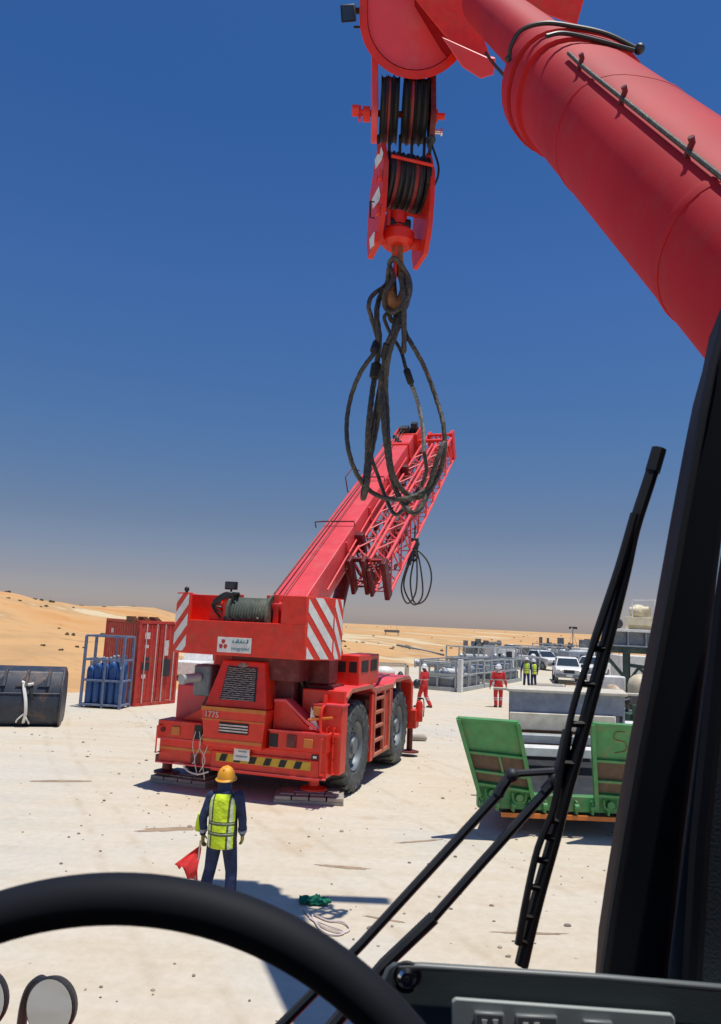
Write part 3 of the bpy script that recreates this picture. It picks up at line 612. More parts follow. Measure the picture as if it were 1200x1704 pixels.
# company sign
q = MB(); q.bx(-.46, .24, -2.535, -2.522, 2.86, 3.14); sg = q.build('company_sign', M['white'], crane, bevel=.003)
q = MB()
for k in range(3):
    a = radians(90+120*k); c_ = V((-.335, -2.537, 3.0)); pts = []
    for i in range(12):
        t = i/12*2*pi; x = .052+.036*cos(t); y_ = .026*sin(t)+.018*cos(t*.5); pts.append(c_+V((x*cos(a)-y_*sin(a), 0, (x*sin(a)+y_*cos(a))*1.12)))
    q.prism(pts, (0, -.003, 0))
q.build('logo', M['containerred'], sg, smooth=False)
text('sign_text', 'integrated', .092, M['teal'], crane, Matrix.Translation((.02, -2.539, 2.935)) @ RX, .001)
q = MB()   # Arabic line, stroke by stroke
def ink(pts): q.tube([V((-.02+p[0]*.042*1.05, -2.539, 3.045+p[1]*.042)) for p in cat([V((a, b, 0)) for a, b in pts], 4)], .0065, 5)
ink([(4.4, 1.6), (4.4, 0)]); ink([(4.0, 1.6), (4.0, 0), (3.6, 0), (3.3, .3), (3.1, 0), (2.7, 0), (2.5, .45), (2.3, 0), (1.8, .0), (1.6, .5), (1.3, .4), (1.4, 0), (.9, 0)]); ink([(.9, 0), (.5, 0), (1.3, 1.2), (1.7, 1.6)]); ink([(.5, 0), (0, 0), (0, 1.6)])
ink([(-.5, 1.6), (-.5, 0), (-1.0, 0), (-1.3, .6), (-1.0, .7), (-.9, .2), (-1.5, 0), (-2.2, 0), (-2.5, .5), (-2.9, .1), (-2.5, 0), (-2.2, .1)])
for x, y_ in ((2.6, .9), (2.35, .9), (-2.65, 1.0), (-2.4, 1.0)): q.ell((-.02+x*.044, -2.540, 3.045+y_*.042), .008, 6, 4)
q.build('sign_script', M['teal'], sg)
# winch and bits behind the counterweight
q = MB(); q.cyl((-.35, -2.02, 3.58), (.42, -2.02, 3.58), .30, n=28)
for x in (-.40, .42): q.cyl((x, -2.02, 3.58), (x+.05, -2.02, 3.58), .40, n=28)
for k in range(13): q.lathe([(.295, -.03), (.33, 0), (.295, .03)], (-.32+.058*k, -2.02, 3.58), (1,0,0), 28)
wn = q.build('winch_drum', M['winch'], crane)
q = MB(); q.bx(-.56, -.44, -2.2, -1.5, 3.44, 3.98); q.bx(.50, .62, -2.2, -1.5, 3.44, 3.98); q.bx(-.9, -.6, -2.1, -1.7, 3.44, 3.62); q.cyl((-.72, -2.0, 3.6), (-.72, -2.0, 3.9), .09); q.cyl((-.85, -2.1, 3.75), (-.55, -2.1, 3.75), .06); q.cyl((.68, -2.1, 3.44), (.68, -2.1, 3.9), .06); build_each(q, 'winch_bracket', M['red'], crane, bevel=.01)
q = MB()
for k in range(4): q.tube(cat([(-.6, -2.2, 3.5+.1*k), (-.75, -2.3, 3.75), (-.5+.08*k, -2.25, 3.98), (-.3, -2.1, 3.9)]), .022, 6)
for k in range(5): q.tube(cat([(-.42+.16*k, -2.36, 3.44), (-.4+.17*k, -2.42, 3.52), (-.3+.14*k, -2.38, 3.46)]), .025, 6)
q.build('winch_hose', M['hose'], crane)
fl_ = MB(); fl_.bx(-.68, -.44, -1.95, -1.83, 4.06, 4.22); fl_.cyl((-.56, -1.88, 3.9), (-.56, -1.88, 4.07), .02); fld = fl_.build('work_lamp', M['black'], crane, bevel=.015)
q = MB(); q.bx(-.66, -.46, -1.955, -1.951, 4.08, 4.20); q.build('lens', M['glass'], fld); q = MB(); q.ell((-1.25, -2.44, 4.02), .05); q.cyl((-1.25, -2.44, 3.96), (-1.25, -2.44, 4.0), .03); q.build('marker_lamp', M['black'], crane)
REAR[0] = False
# operator cab (mostly hidden) and right-hand housing
q = MB(); q.bx(-1.55, -.72, -.6, 1.1, 2.35, 3.80); cb = q.build('operator_cab', M['red'], crane, bevel=.06)
q = MB(); q.bx(-1.565, -1.551, -.4, .9, 3.0, 3.65); q.bx(-1.4, -.85, 1.101, 1.115, 2.9, 3.65); q.bx(-1.4, -.85, -.62, -.601, 3.2, 3.65); build_each(q, 'cab_window', M['glass'], cb)
q = MB(); q.bx(.98, 1.50, .3, 1.9, 2.15, 2.82); hs = q.build('right_housing', M['red'], crane, bevel=.02)
q = MB(); q.bx(1.03, 1.20, .288, .299, 2.45, 2.68); q.bx(1.28, 1.45, .288, .299, 2.45, 2.68); q.bx(1.501, 1.51, .5, 1.0, 2.45, 2.7); q.bx(1.501, 1.51, 1.2, 1.7, 2.45, 2.7); build_each(q, 'housing_window', M['black'], hs)

# boom of the red crane
BF = CW(.38, -1.0, 3.72); BT = at(684, 722, 24.3); bd = (BT-BF).normalized(); BL = (BT-BF).length
br = bd.cross(V((0,0,1))).normalized(); bn = br.cross(bd)
def BP(s, r_, n_): return BF+bd*s+br*r_+bn*n_
def bbox(mb, s0, s1, r0, r1, n0, n1): return mb.hexa([BP(s0,r0,n0),BP(s0,r1,n0),BP(s1,r1,n0),BP(s1,r0,n0),BP(s0,r0,n1),BP(s0,r1,n1),BP(s1,r1,n1),BP(s1,r0,n1)])
q = MB()
for s0, s1, w_, t_, b_ in ((-.3, BL-1.9, .39, .32, .62), (BL-1.9, BL-1.25, .345, .27, .56), (BL-1.25, BL-.75, .30, .23, .50)):
    q.prism([BP(s0,-w_,t_),BP(s0,w_,t_),BP(s0,w_,-b_*.55),BP(s0,w_*.6,-b_),BP(s0,-w_*.6,-b_),BP(s0,-w_,-b_*.55)], bd*(s1-s0))
bm_ = q.build('boom', M['pinkred'], crane, world=True, bevel=.015)
q = MB(); bbox(q, BL-2.05, BL-1.88, -.43, .43, -.66, .36); bbox(q, BL-.8, BL, -.40, -.34, -.55, .25); bbox(q, BL-.8, BL, .34, .40, -.55, .25); bbox(q, BL-.8, BL-.7, -.36, .36, -.5, .25)
q.build('boom_head', M['red'], bm_, world=True, bevel=.01)
q = MB()
for k in range(6): q.lathe([(.05,-.03),(.20,-.035),(.215,-.03),(.19,0),(.215,.03),(.20,.035),(.05,.03)], BP(BL-.2,-.28+.11*k,.08), br, 22)
for k in range(3): bbox(q, BL-1.2-.3*k, BL-1.1-.3*k, -.30+.15*k, -.18+.15*k, .23, .36)
bbox(q, BL-.6, BL-.3, -.25, .05, .25, .40); bbox(q, BL-.3, BL-.1, .1, .3, .25, .45); bbox(q, BL-1.7, BL-1.45, -.46, -.34, .05, .30)
q.build('tip_sheaves', M['dark'], bm_, world=True)
q = MB()
q.tube([BP(-.2,-.2,.50), BP(BL-2,-.16,.40), BP(BL-.3,-.14,.33)], .018, 6); q.tube([BP(-.2,-.05,.42), BP(BL-2,-.05,.36), BP(BL-.3,-.05,.32)], .010, 5)
q.build('hoist_rope', M['rope'], bm_, world=True)
for s0, mx in ((3.4, 0), (6.3, 1)):
    q = MB(); q.tube([BP(s0,.40,.30), BP(s0,.40,.42), BP(s0,-.42,.42), BP(s0,-.62,.40), BP(s0,-.62,.25)] if not mx else [BP(s0,.40,.30), BP(s0,.40,.42), BP(s0,-.42,.42)], .017, 6)
    if mx: q.tube([BP(s0-.3,-.62,.1), BP(s0-.3,-.62,.55), BP(s0+.3,-.62,.55), BP(s0+.3,-.39,.5)], .017, 6); q.tube([BP(s0-.3,-.62,.1), BP(s0-.3,-.39,.1)], .017, 6)
    q.build('rope_guide', M['darkred'], bm_, world=True)
q = MB()
for s0 in (2.6, 4.6, 6.6): bbox(q, s0, s0+.05, .391, .45, -.2, .25)
q.tube([BP(1.0,.44,-.1), BP(4.8,.44,.05), BP(8.8,.42,.05)], .022, 6); build_each(q, 'side_clip', M['pinkred'], bm_, world=True)
# stowed lattice jib along the right side
def jib(r0, r1, n0, n1, s0, s1, tw, name, rad=.038):
    q = MB(); cs = [(r0,n1),(r1,n1),(r1,n0),(r0,n0)]
    def P(k, t): c = cs[k]; cr = (r0+r1)/2; cn = (n0+n1)/2; f = 1+(tw-1)*t; return BP(s0+(s1-s0)*t, cr+(c[0]-cr)*f, cn+(c[1]-cn)*f)
    for k in range(4): q.tube([P(k,0), P(k,1)], rad, 8)
    N = int((s1-s0)/.50)
    for k in range(4):
        for i in range(N):
            a = P(k if i % 2 else (k+1) % 4, i/N); b = P((k+1) % 4 if i % 2 else k, (i+1)/N); q.tube([a, b], .022, 5)
            if i % 2 == 0: q.tube([P(k, i/N), P((k+1) % 4, i/N)], .015, 5)
    return q.build(name, M['pinkred'], crane, world=True)
j1 = jib(.50, .86, -.92, -.14, 2.6, BL+.1, .95, 'lattice_jib', .034)
j2 = jib(.98, 1.38, -.98, -.14, 2.5, BL+.1, .95, 'lattice_extension', .042)
q = MB()
bbox(q, BL-.05, BL+.30, .56, .66, -.82, -.05); bbox(q, BL-.05, BL+.30, 1.32, 1.42, -1.0, -.02); bbox(q, BL+.22, BL+.30, .66, 1.32, -.96, -.55); bbox(q, BL-.6, BL-.5, .36, 1.34, -.12, -.04)
bbox(q, BL-.1, BL+.0, .6, 1.32, -.10, -.02)
q.build('jib_end_frame', M['red'], j1, world=True)
q = MB(); bbox(q, 2.3, 2.6, .46, .56, -.98, -.08); bbox(q, 2.3, 2.6, .80, .90, -.98, -.08); bbox(q, 2.2, 2.5, 1.3, 1.42, -1.05, -.08); bbox(q, 2.25, 2.45, .94, 1.02, -1.0, -.3); bbox(q, 2.5, 2.6, .5, 1.4, -.22, -.12); bbox(q, 3.3, 3.5, .38, .60, -.4, .1); bbox(q, 8.0, 8.2, .38, .62, -.4, .05); build_each(q, 'jib_foot', M['darkred'], j1, world=True, bevel=.02)
q = MB()
for k in range(12): s0 = 2.5+.22*k; q.tube(cat([BP(s0,.75+.05*(k % 3),-.75), BP(s0+.1,.8,-1.05-.06*(k % 4)), BP(s0+.35,.9,-.95)]), .03, 6)
bbox(q, 5.0, 5.5, .75, 1.1, -.95, -.7); bbox(q, 6.6, 7.0, .8, 1.1, -.9, -.7)
q.build('jib_fittings', M['sheave'], j1, world=True)
for s0, s1 in ((5.0, 5.8), (9.6, 10.4)):
    q = MB(); bbox(q, s0, s1, .90, .93, -.72, -.22); q.build('jib_plate', M['decal'], j1, world=True)
q = MB()
for k in range(46):
    s0 = random.uniform(2.6, BL-.8); r0 = random.uniform(.45, 1.35); n0 = random.uniform(-.95, -.2); ln = random.uniform(.08, .4)
    bbox(q, s0, s0+ln, r0, r0+random.uniform(.03, .10), n0, n0+random.uniform(.04, .14))
for k in range(4): q.tube([BP(2.8, .55+.2*k, -.3-.1*k), BP(BL-.6, .58+.2*k, -.35-.08*k)], .03, 6)
for k in range(7): s0 = 2.3+.3*k; q.tube(cat([BP(s0,.42,-.3), BP(s0+.1,.5,-.75-.05*k), BP(s0+.4,.75,-.95), BP(s0+.7,1.0,-.8)]), .025, 6)
q.build('jib_clutter', M['darkred'], j1, world=True)
# luffing ram
q = MB(); a = CW(.35, 1.1, 2.3); b = BP(4.0, 0, -.62); q.cyl(a, a+(b-a)*.72, .17); q.cyl(a+(b-a)*.7, b, .11); q.bx(0,0,0,0,0,0) if 0 else None; q.build('luffing_ram', M['darkred'], crane, world=True)
q = MB()
for sx in (-.48, .48): 
    pts = [CW(.38+sx, -1.3, 2.75), CW(.38+sx, 1.0, 2.75), CW(.38+sx, .2, 3.6), CW(.38+sx, -.7, 4.0), CW(.38+sx, -1.2, 4.0)]; q.prism(pts, CW(.06, 0, 0)-CW(0, 0, 0))
q.build('boom_foot_bracket', M['red'], crane, world=True, bevel=.01)
# fire extinguisher on the front corner
p_ = CW(1.78, 5.25, 1.2); q = MB(); q.lathe([(0,-.28),(.09,-.28),(.10,-.24),(.10,.18),(.07,.26),(.03,.28),(.03,.32),(0,.32)], p_, (0,0,1)); ext = thing('fire_extinguisher', 'red fire extinguisher hung on the front corner of the crane beside its far wheel', 'fire extinguisher', p_); q.build('cylinder', M['red'], ext, world=True)
q = MB(); q.tube(cat([p_+V((0,0,.3)), p_+V((.1,-.02,.34)), p_+V((.13,0,.1)), p_+V((.12,0,-.15))]), .014, 6); q.bx(*(p_.x-.04,p_.x+.10,p_.y-.02,p_.y+.02,p_.z+.32,p_.z+.36)); q.build('hose', M['black'], ext, world=True)
# timber mats under the jacks
def matpile(c, rz, lab, m='timber', n=3):
    o = thing('outrigger_mat', lab, 'mat', c, rz, 'outrigger mats under the rear jacks')
    for k in range(2):
        q = MB()
        for i in range(4):
            if k % 2: q.bx(-.66+.34*i, -.66+.34*i+.31, -.47, .47, .001+.072*k, .068+.072*k)
            else: q.bx(-.68, .68, -.46+.24*i, -.46+.24*i+.22, .001+.072*k, .068+.072*k)
        q.build('timber', M[m], o, bevel=.008)
    q = MB()
    for i in range(4): q.bx(-.56+.29*i, -.56+.29*i+.27, -.36, .36, .144, .175)
    q.build('timber', M[m], o, bevel=.01)
    if n > 2: MB().bx(-.30, .30, -.26, .26, .177, .198).build('packing_plate', M['rubber_mat' if m == 'dark' else 'bluegrey'], o, bevel=.01)
matpile(CW(.92, -.78, 0), -CA+.3, 'pale timber mat under the jack beside the near rear wheel')
matpile(CW(-1.95, -.50, 0), -CA-.05, 'shaded timber mat under the jack at the left end of the bumper')
p_ = gr(697, 1233); q = MB(); q.tube([p_+V((-.3,0,.09)), p_+V((-.2,0,.10)), p_+V((.15,.03,.10)), p_+V((.25,.03,.07))], [.05, .10, .10, .05], 12); single(q, 'log', M['timber'], 'short pale log lying beyond the front wheel of the crane', 'log', p_)
# second hook block + sling hanging under the jib
p_ = at(690, 905, 19.6); hb2 = thing('stowed_hook_block', 'small dark hook block hanging below the lattice jib of the red crane', 'hook block', p_)
q = MB(); q.cyl(p_+V((0,0,.0)), p_+V((0,0,.55)), .02); q.bx(p_.x-.10,p_.x+.10,p_.y-.12,p_.y+.12,p_.z-.15,p_.z+.15); q.cyl(p_+V((-.13,0,0)), p_+V((.13,0,0)), .06); q.build('block', M['dark'], hb2, world=True, bevel=.03)
q = MB(); q.tube(cat([p_+V((0,0,-.15)), p_+V((0,0,-.28)), p_+V((.08,0,-.36)), p_+V((0,0,-.46)), p_+V((-.09,0,-.38))]), [.03]*25, 8); q.build('hook', M['dark'], hb2, world=True)
loops = [[(690,915),(676,945),(668,980),(678,1004),(692,985),(694,940)],[(691,912),(700,945),(703,990),(688,1006),(672,975),(682,935)],[(692,915),(712,935),(718,965),(708,997),(690,1003),(683,970),(688,935)]]
for k, L_ in enumerate(loops):
    q = MB(); q.tube(cat([at(x, y_, 19.6-.12+.12*k) for x, y_ in L_], 6, True), .022, 6, closed=True)
    single(q, 'wire_sling', M['rope'], ('thin sling loop hanging left under the distant jib', 'middle thin sling loop under the distant jib', 'thin sling loop hanging right under the distant jib')[k], 'sling', p_, 'thin slings under the distant jib')
q = MB(); q.tube([at(686,918,19.5), at(680,940,19.5)], .06, 8); q.build('sling_socket', M['dark'], hb2, world=True)

# ------------------------------------------------------------------ green low loader with raised ramps
TR = thing('low_loader_trailer', 'green low loader trailer with two raised loading ramps parked at the right', 'trailer', gr(930, 1345))
def ramp(pl4, nm):
    tl, tr_, br_, bl_ = pl4
    def P(a, b, o_=0): t = tl+(tr_-tl)*a; u_ = bl_+(br_-bl_)*a; return t+(u_-t)*b+nr*o_
    nr = (tr_-tl).cross(bl_-tl).normalized(); nr = nr if nr.y < 0 else -nr
    q = MB(); q.prism([P(0,0),P(1,0),P(1,.42),P(0,.42)], -nr*.03); q.prism([P(0,.42,-.02),P(1,.42,-.02),P(1,1,-.02),P(0,1,-.02)], -nr*.02)
    for a in (0, 1): q.bar(P(a, 0, .03), P(a, 1, .03), .07, .10, nr)
    for b in (.0, .42, .66, .83): q.bar(P(0, b, .02), P(1, b, .02), .05, .07, nr)
    q.bar(P(.55, .42, .01), P(.55, .66, .01), .04, .05, nr)
    rp = q.build('loading_ramp', M['greenp'], TR, world=True, bevel=.006)
    q = MB(); q.prism([P(.04,.45,-.012),P(.96,.45,-.012),P(.96,.66,-.012),P(.04,.66,-.012)], nr*.01); q.prism([P(.04,.68,-.012),P(.96,.68,-.012),P(.96,.80,-.012),P(.04,.80,-.012)], nr*.01); build_each(q, 'planks', M['brown'], rp, world=True)
    q = MB()
    for a in (.25, .75):
        c_ = P(a, .93, .05); q.tube(cat([c_+V((-.12,0,.08)), c_+V((-.09,0,-.06)), c_+V((.09,0,-.06)), c_+V((.12,0,.08))]), .018, 6); q.cyl(c_+V((0,-.03,0)), c_+V((0,.05,0)), .06)
    build_each(q, 'hinge_fitting', M['greenp'], rp, per=2, world=True)
    return P
P1 = ramp([at(762,1194,12.95), at(861,1201,12.95), at(888,1338,13.5), at(798,1322,13.5)], 'a')
P2 = ramp([at(985,1203,12.95), at(1095,1210,12.95), at(1085,1352,13.5), at(992,1345,13.5)], 'b')
q = MB(); q.tube(cat([P2(.50,.08,.006), P2(.36,.09,.006), P2(.34,.17,.006), P2(.50,.20,.006), P2(.52,.29,.006), P2(.34,.33,.006)]), .008, 5); q.build('worn_mark', M['rust'], TR, world=True)
q = MB(); a = at(800, 1328, 13.55); b = at(1088, 1352, 13.55); zb = .38
q.bar(V((a.x-.05, 13.62, .55)), V((b.x+.05, 13.62, .55)), .20, .26)
for t in [i/11 for i in range(12)]:
    x = a.x+(b.x-a.x)*t; q.cyl((x-.04, 13.45, .52), (x+.04, 13.45, .52), .055); q.bx(x-.02, x+.02, 13.42, 13.55, .40, .62)
q.build('rear_beam', M['greenp'], TR, world=True, bevel=.01)
q = MB(); q.bx(a.x+.35, b.x, 13.45, 13.50, .30, .375); q.build('bumper_strip', M['orange'], TR, world=True)
q = MB(); x = at(930, 1330, 13.45).x; q.bx(x-.14, x+.14, 13.36, 13.42, .53, .64); q.build('tail_lamp', M['lamp'], TR, world=True, bevel=.01)
dk = MB(); x0, x1 = a.x+.10, b.x
dk.prism([(x0+.30*(y_-13.7),y_,z_) for y_, z_ in ((13.7,.50),(13.7,.66),(15.6,1.02),(25,1.02),(25,.70),(14.2,.45))], (x1-x0, 0, 0)); dkk = dk.build('deck', M['dark'], TR, world=True, bevel=.01)
q = MB()
for Y in (15.2, 16.4, 17.6):
    for x in (x0+.10+.30*(Y-13.7), x1-.45+.30*(Y-13.7)): q.cyl((x, Y, .43), (x+.42, Y, .43), .43, n=28)
build_each(q, 'wheel', M['tyre'], TR, world=True, bevel=.03)
# loads on the trailer: white cross sheets and the steel tank
for (pA, pB, pC, pD, Y0, Y1, mm, nm, lab) in (((866,1243),(1000,1243),None,None,14.6,15.0,'white','painted_beam','white painted beam lying across the trailer behind the ramps'), ((868,1222),(990,1222),None,None,15.3,15.6,'galv','steel_beam','grey steel beam lying across the trailer below the tank')):
    c_ = at(*pA, Y0); d2 = at(*pB, Y0); q = MB(); zt = max(c_.z, 1.04+.0); q.bx(c_.x, d2.x, Y0, Y1, c_.z-.16, c_.z); single(q, nm, M[mm], lab, 'beam', (c_.x, Y0, c_.z-.16), bevel=.01)
A_ = at(847, 1150, 16.0); B_ = at(1040, 1157, 16.0); C_ = at(850, 1216, 16.0)
TSH = lambda mb: setattr(mb, 'v', [V((p.x+.27*(p.y-16), p.y, p.z)) for p in mb.v])
tk = thing('steel_tank', 'open pale grey rectangular tank with wide rim loaded on the trailer', 'tank', ((A_.x+B_.x)/2, 16.9, C_.z))
q = MB(); z0, z1 = C_.z-.02, A_.z; zm = z1-(z1-z0)*.50
q.hexa([(A_.x+.03,16.0,zm),(B_.x-.02,16.0,zm),(B_.x-.02,16.05,zm),(A_.x+.03,16.05,zm),(A_.x,16.0,z1),(B_.x,16.0,z1),(B_.x,16.05,z1),(A_.x,16.05,z1)])
q.bx(A_.x, A_.x+.05, 16.05, 17.0, z0+.1, z1); q.bx(B_.x-.05, B_.x, 16.05, 17.0, z0+.1, z1); q.bx(A_.x, B_.x, 17.0, 17.05, z0+.3, z1); TSH(q)
q.build('tank_wall', M['bluegrey'], tk, world=True, bevel=.005)  # blue-grey upper band carries the shade below the rim
q = MB(); q.bx(A_.x+.02, B_.x-.2, 15.93, 17.0, z0+.06, zm-.0); TSH(q); q.build('lower_panel', mat('dirty_cream_paint', (.80, .73, .56), .7, dirt=(.55, .42, .22), dirt_amt=.6, dirt_scale=2), tk, world=True, bevel=.02)
q = MB(); q.bx(A_.x-.03, B_.x+.05, 15.9, 17.1, z1+.002, z1+.06); q.bx(A_.x-.35, A_.x-.032, 16.2, 16.3, z1+.0, z1+.05); q.bx(B_.x+.052, B_.x+.45, 16.2, 16.35, z1, z1+.05); TSH(q)
q.build('tank_rim', M['concrete'], tk, world=True, bevel=.01)
q = MB(); q.bx(A_.x+.25, B_.x-.5, 16.0, 16.4, 1.025, z0+.06); q.build('timber_packing', M['rust'], tk, world=True)
# ------------------------------------------------------------------ left: container, gas bottle cage, steel bucket
c1 = gr(222, 1176); c2 = gr(288, 1170); c0 = gr(196, 1172)
dx = (c2-c1); dx.z = 0; W_ = dx.length; ex = dx.normalized(); ey = V((-ex.y, ex.x, 0)); 
ct = thing('shipping_container', 'faded red shipping container with closed end doors behind the crane', 'container', c1, atan2(ex.y, ex.x))
HT = 3.25; q = MB(); DP = 5.6; SH = 1.35
# skewed box so that its long left side shows, ribs as corrugation
def CP(u, v_, z): return V((u, v_, z))
def corr(mb, a, b, z0, z1, depth, n, out):
    a, b = V(a), V(b); d = (b-a)/n; pts = []
    for i in range(n):
        for t, o_ in ((.0, 0), (.35, 0), (.5, depth), (.85, depth)): pts.append(a+d*(i+t)+out*o_)
    pts.append(b); N = len(pts); mb.add([p+V((0,0,z0)) for p in pts]+[p+V((0,0,z1)) for p in pts], [[i, i+1, N+i+1, N+i] for i in range(N-1)])
rot = radians(30.5)-atan2(ex.y, ex.x); sx_ = V((-sin(rot), cos(rot), 0))
L0 = V((0,0,0)); L1 = sx_*DP; Rr = V((W_,0,0)); R1 = Rr+sx_*DP
q.prism([L0+V((.03,.03,.15)), Rr+V((-.03,.03,.15)), R1+V((-.03,-.03,.15)), L1+V((.03,-.03,.15))], (0,0,HT-.25)); bdy = q.build('container_wall', M['containerred'], ct, bevel=.01)
q = MB(); corr(q, L0, L1, .15, HT-.15, .035, 14, V((-cos(rot), -sin(rot), 0))*1.0); q.build('side_corrugation', M['containerred'], ct, smooth=False)
q = MB()
for p in (L0, Rr): q.bar(p+V((0,.02,0)), p+V((0,.02,HT)), .13, .13)
q.bar(V((0,0,HT-.06)), V((W_,0,HT-.06)), .12, .12); q.bar(V((0,0,.07)), V((W_,0,.07)), .12, .14); q.bar(L0+V((0,0,.07)), L1+V((0,0,.07)), .12, .14); q.bar(L0+V((0,0,HT-.06)), L1+V((0,0,HT-.06)), .12, .12); q.bar(L1, L1+V((0,0,HT)), .13, .13)
q.build('corner_frame', M['containerred'], ct, bevel=.01)
for u0, u1 in ((.08, W_/2-.02), (W_/2+.02, W_-.08)):
    q = MB(); corr(q, (u0, -.02, 0), (u1, -.02, 0), .16, HT-.15, .03, 5, V((0,-1,0))); dr = q.build('door', M['containerred'], ct, smooth=False)
    q = MB()
    for u in (u0+.2, u1-.2): q.cyl((u, -.09, .12), (u, -.09, HT-.12), .022, n=8)
    q.build('lock_rod', M['decal'], dr)
q = MB(); q.bx(.22, .48, -.075, -.07, 2.55, 2.80); q.bx(.24, .44, -.075, -.07, 2.2, 2.32); q.bx(.2, .40, -.075, -.07, 1.05, 1.2); q.bx(1.3, 1.5, -.075, -.07, 1.9, 2.5); build_each(q, 'door_marking', M['decal'], ct, smooth=False)
q = MB(); q.bx(.15, .55, -.076, -.07, 1.35, 1.65); q.bx(1.25, 1.62, -.12, -.07, 1.1, 1.75); q.bx(.32, .5, -.10, -.07, 1.7, 1.85); build_each(q, 'data_plate', M['dark'], ct, smooth=False)
nL = V((-cos(rot), -sin(rot), 0)); q = MB(); a = L0+sx_*4.2+nL*.04; q.prism([a+V((0,0,2.65)), a+sx_*.5+V((0,0,2.65)), a+sx_*.5+V((0,0,2.85)), a+V((0,0,2.85))], nL*.005); q.build('side_marking', M['decal'], ct, smooth=False)
q = MB()
for i in range(9): c_ = V((.1+.2*i, .5+.3*(i % 3), HT-.0)); q.bx(c_.x, c_.x+.25, c_.y, c_.y+.3, HT-.10, HT+.05+.05*(i % 3))
oq = q.build('scrap_timber', M['rust'], None); oq.location = c1; oq.rotation_euler = (0,0,atan2(ex.y, ex.x)); tag(oq, 'brown timber offcuts lying on the container roof', 'timber')
# cage
cg0 = gr(133, 1177); cg = thing('gas_cylinder_rack', 'grey open steel rack holding blue gas cylinders beside the container', 'rack', cg0, radians(-6))
WX, DY, HZ = 1.50, .85, 2.62
q = MB()
for x in (0, WX):
    for y_ in (0, DY): q.bar((x, y_, 0), (x, y_, HZ), .09)
for z in (.12, 1.0, 1.75, HZ): 
    q.bar((0,0,z), (WX,0,z), .07); q.bar((0,0,z), (0,DY,z), .07); q.bar((WX,0,z), (WX,DY,z), .07); q.bar((0,DY,z), (WX,DY,z), .07)
q.bar((WX*.55, 0, 0), (WX*.55, 0, 1.75), .07); q.bar((WX*.55, DY, 0), (WX*.55, DY, HZ), .07)
q.build('rack_frame', M['rackblue'], cg, bevel=.006)
q = MB(); q.bx(.05, WX-.05, .05, DY-.05, .08, .16); build_each(q, 'rack_floor', M['grey'], cg)
q = MB(); q.bx(.06, WX-.06, .05, DY-.04, HZ-.05, HZ+.03) if 0 else q.bar((0, DY/2, HZ), (WX, DY/2, HZ), .07); q.build('roof_bar', M['grey'], cg)
mtx = WM[cg.name]; k = 0
gc = None
for i in range(5):
    for j in range(2):
        p = mtx @ V((.18+.285*i, .24+.36*j, .165)); h_ = random.choice((1.5, 1.62, 1.7))
        if gc is None:
            q = MB(); q.lathe([(0,0),(.13,0),(.14,.03),(.14,1.25),(.11,1.38),(.05,1.44),(.04,1.50),(0,1.50)], (0,0,0), (0,0,1), 18); proto = q.build('gas_cylinder', M['blue']); v2 = MB(); v2.lathe([(.055,1.46),(.06,1.62),(.03,1.66),(0,1.66)], (0,0,0), (0,0,1), 12); pv_ = v2.build('valve_cap', M['bluegrey'], proto); gc = proto
            o = proto
        else:
            o = proto.copy(); SC.collection.objects.link(o); o2 = pv_.copy(); SC.collection.objects.link(o2); o2.parent = o
        o.location = p; o.scale = (1, 1, h_/1.6)
        tag(o, ('leftmost', 'second from left', 'middle', 'fourth from left', 'rightmost')[i]+' blue gas cylinder in the '+('front', 'back')[j]+' row of the rack', 'gas cylinder', 'blue gas cylinders in the rack')
# bucket (dark half-round steel body)
b0 = gr(98, 1208); b1 = gr(-150, 1212); bx_ = (b1-b0); bx_.z = 0; bx_ = V((-1, -.28, 0)).normalized(); by_ = V((.28, -1, 0)).normalized()
bk = thing('steel_skip', 'dark blue-black half-round steel skip strapped with white bands at the left edge', 'skip', b0)
pr_ = [(-.02, 0), (.16, .05), (.32, .35), (.36, .75), (.24, 1.15), (.05, 1.42), (-.10, 1.62), (-.9, 1.72), (-1.5, 1.5), (-1.7, .8), (-1.5, .1), (-1.3, 0)]
q = MB(); q.prism([b0+by_*a+V((0,0,b)) for a, b in pr_], bx_*4.6)
bb = q.build('skip_shell', M['bucketblue'], bk, world=True, bevel=.05)
q = MB()
for i in range(7):
    c_ = b0+bx_*(.35+.62*i); q.prism([c_+by_*.32+V((0,0,1.2)), c_+by_*.04+V((0,0,1.66)), c_+by_*-.12+V((0,0,1.68)), c_+by_*-.05+V((0,0,1.3))], bx_*.09); q.prism([c_+by_*.24+V((0,0,1.18)), c_+by_*.06+V((0,0,1.60)), c_+bx_*.35+by_*.24+V((0,0,1.18))], by_*.03)
q.prism([b0+bx_*-.03+by_*a+V((0,0,b)) for a, b in ((.22,.0),(.40,.35),(.43,.75),(.30,1.2),(.0,1.5),(-.12,1.68),(-.3,1.68),(-.3,0))], bx_*.06)
q.tube([b0+by_*.30+V((0,0,.98)), b0+by_*.30+V((0,0,.98))+bx_*4.6], .03, 8)
q.build('skip_rib', M['bucketblue'], bb, world=True, bevel=.01)
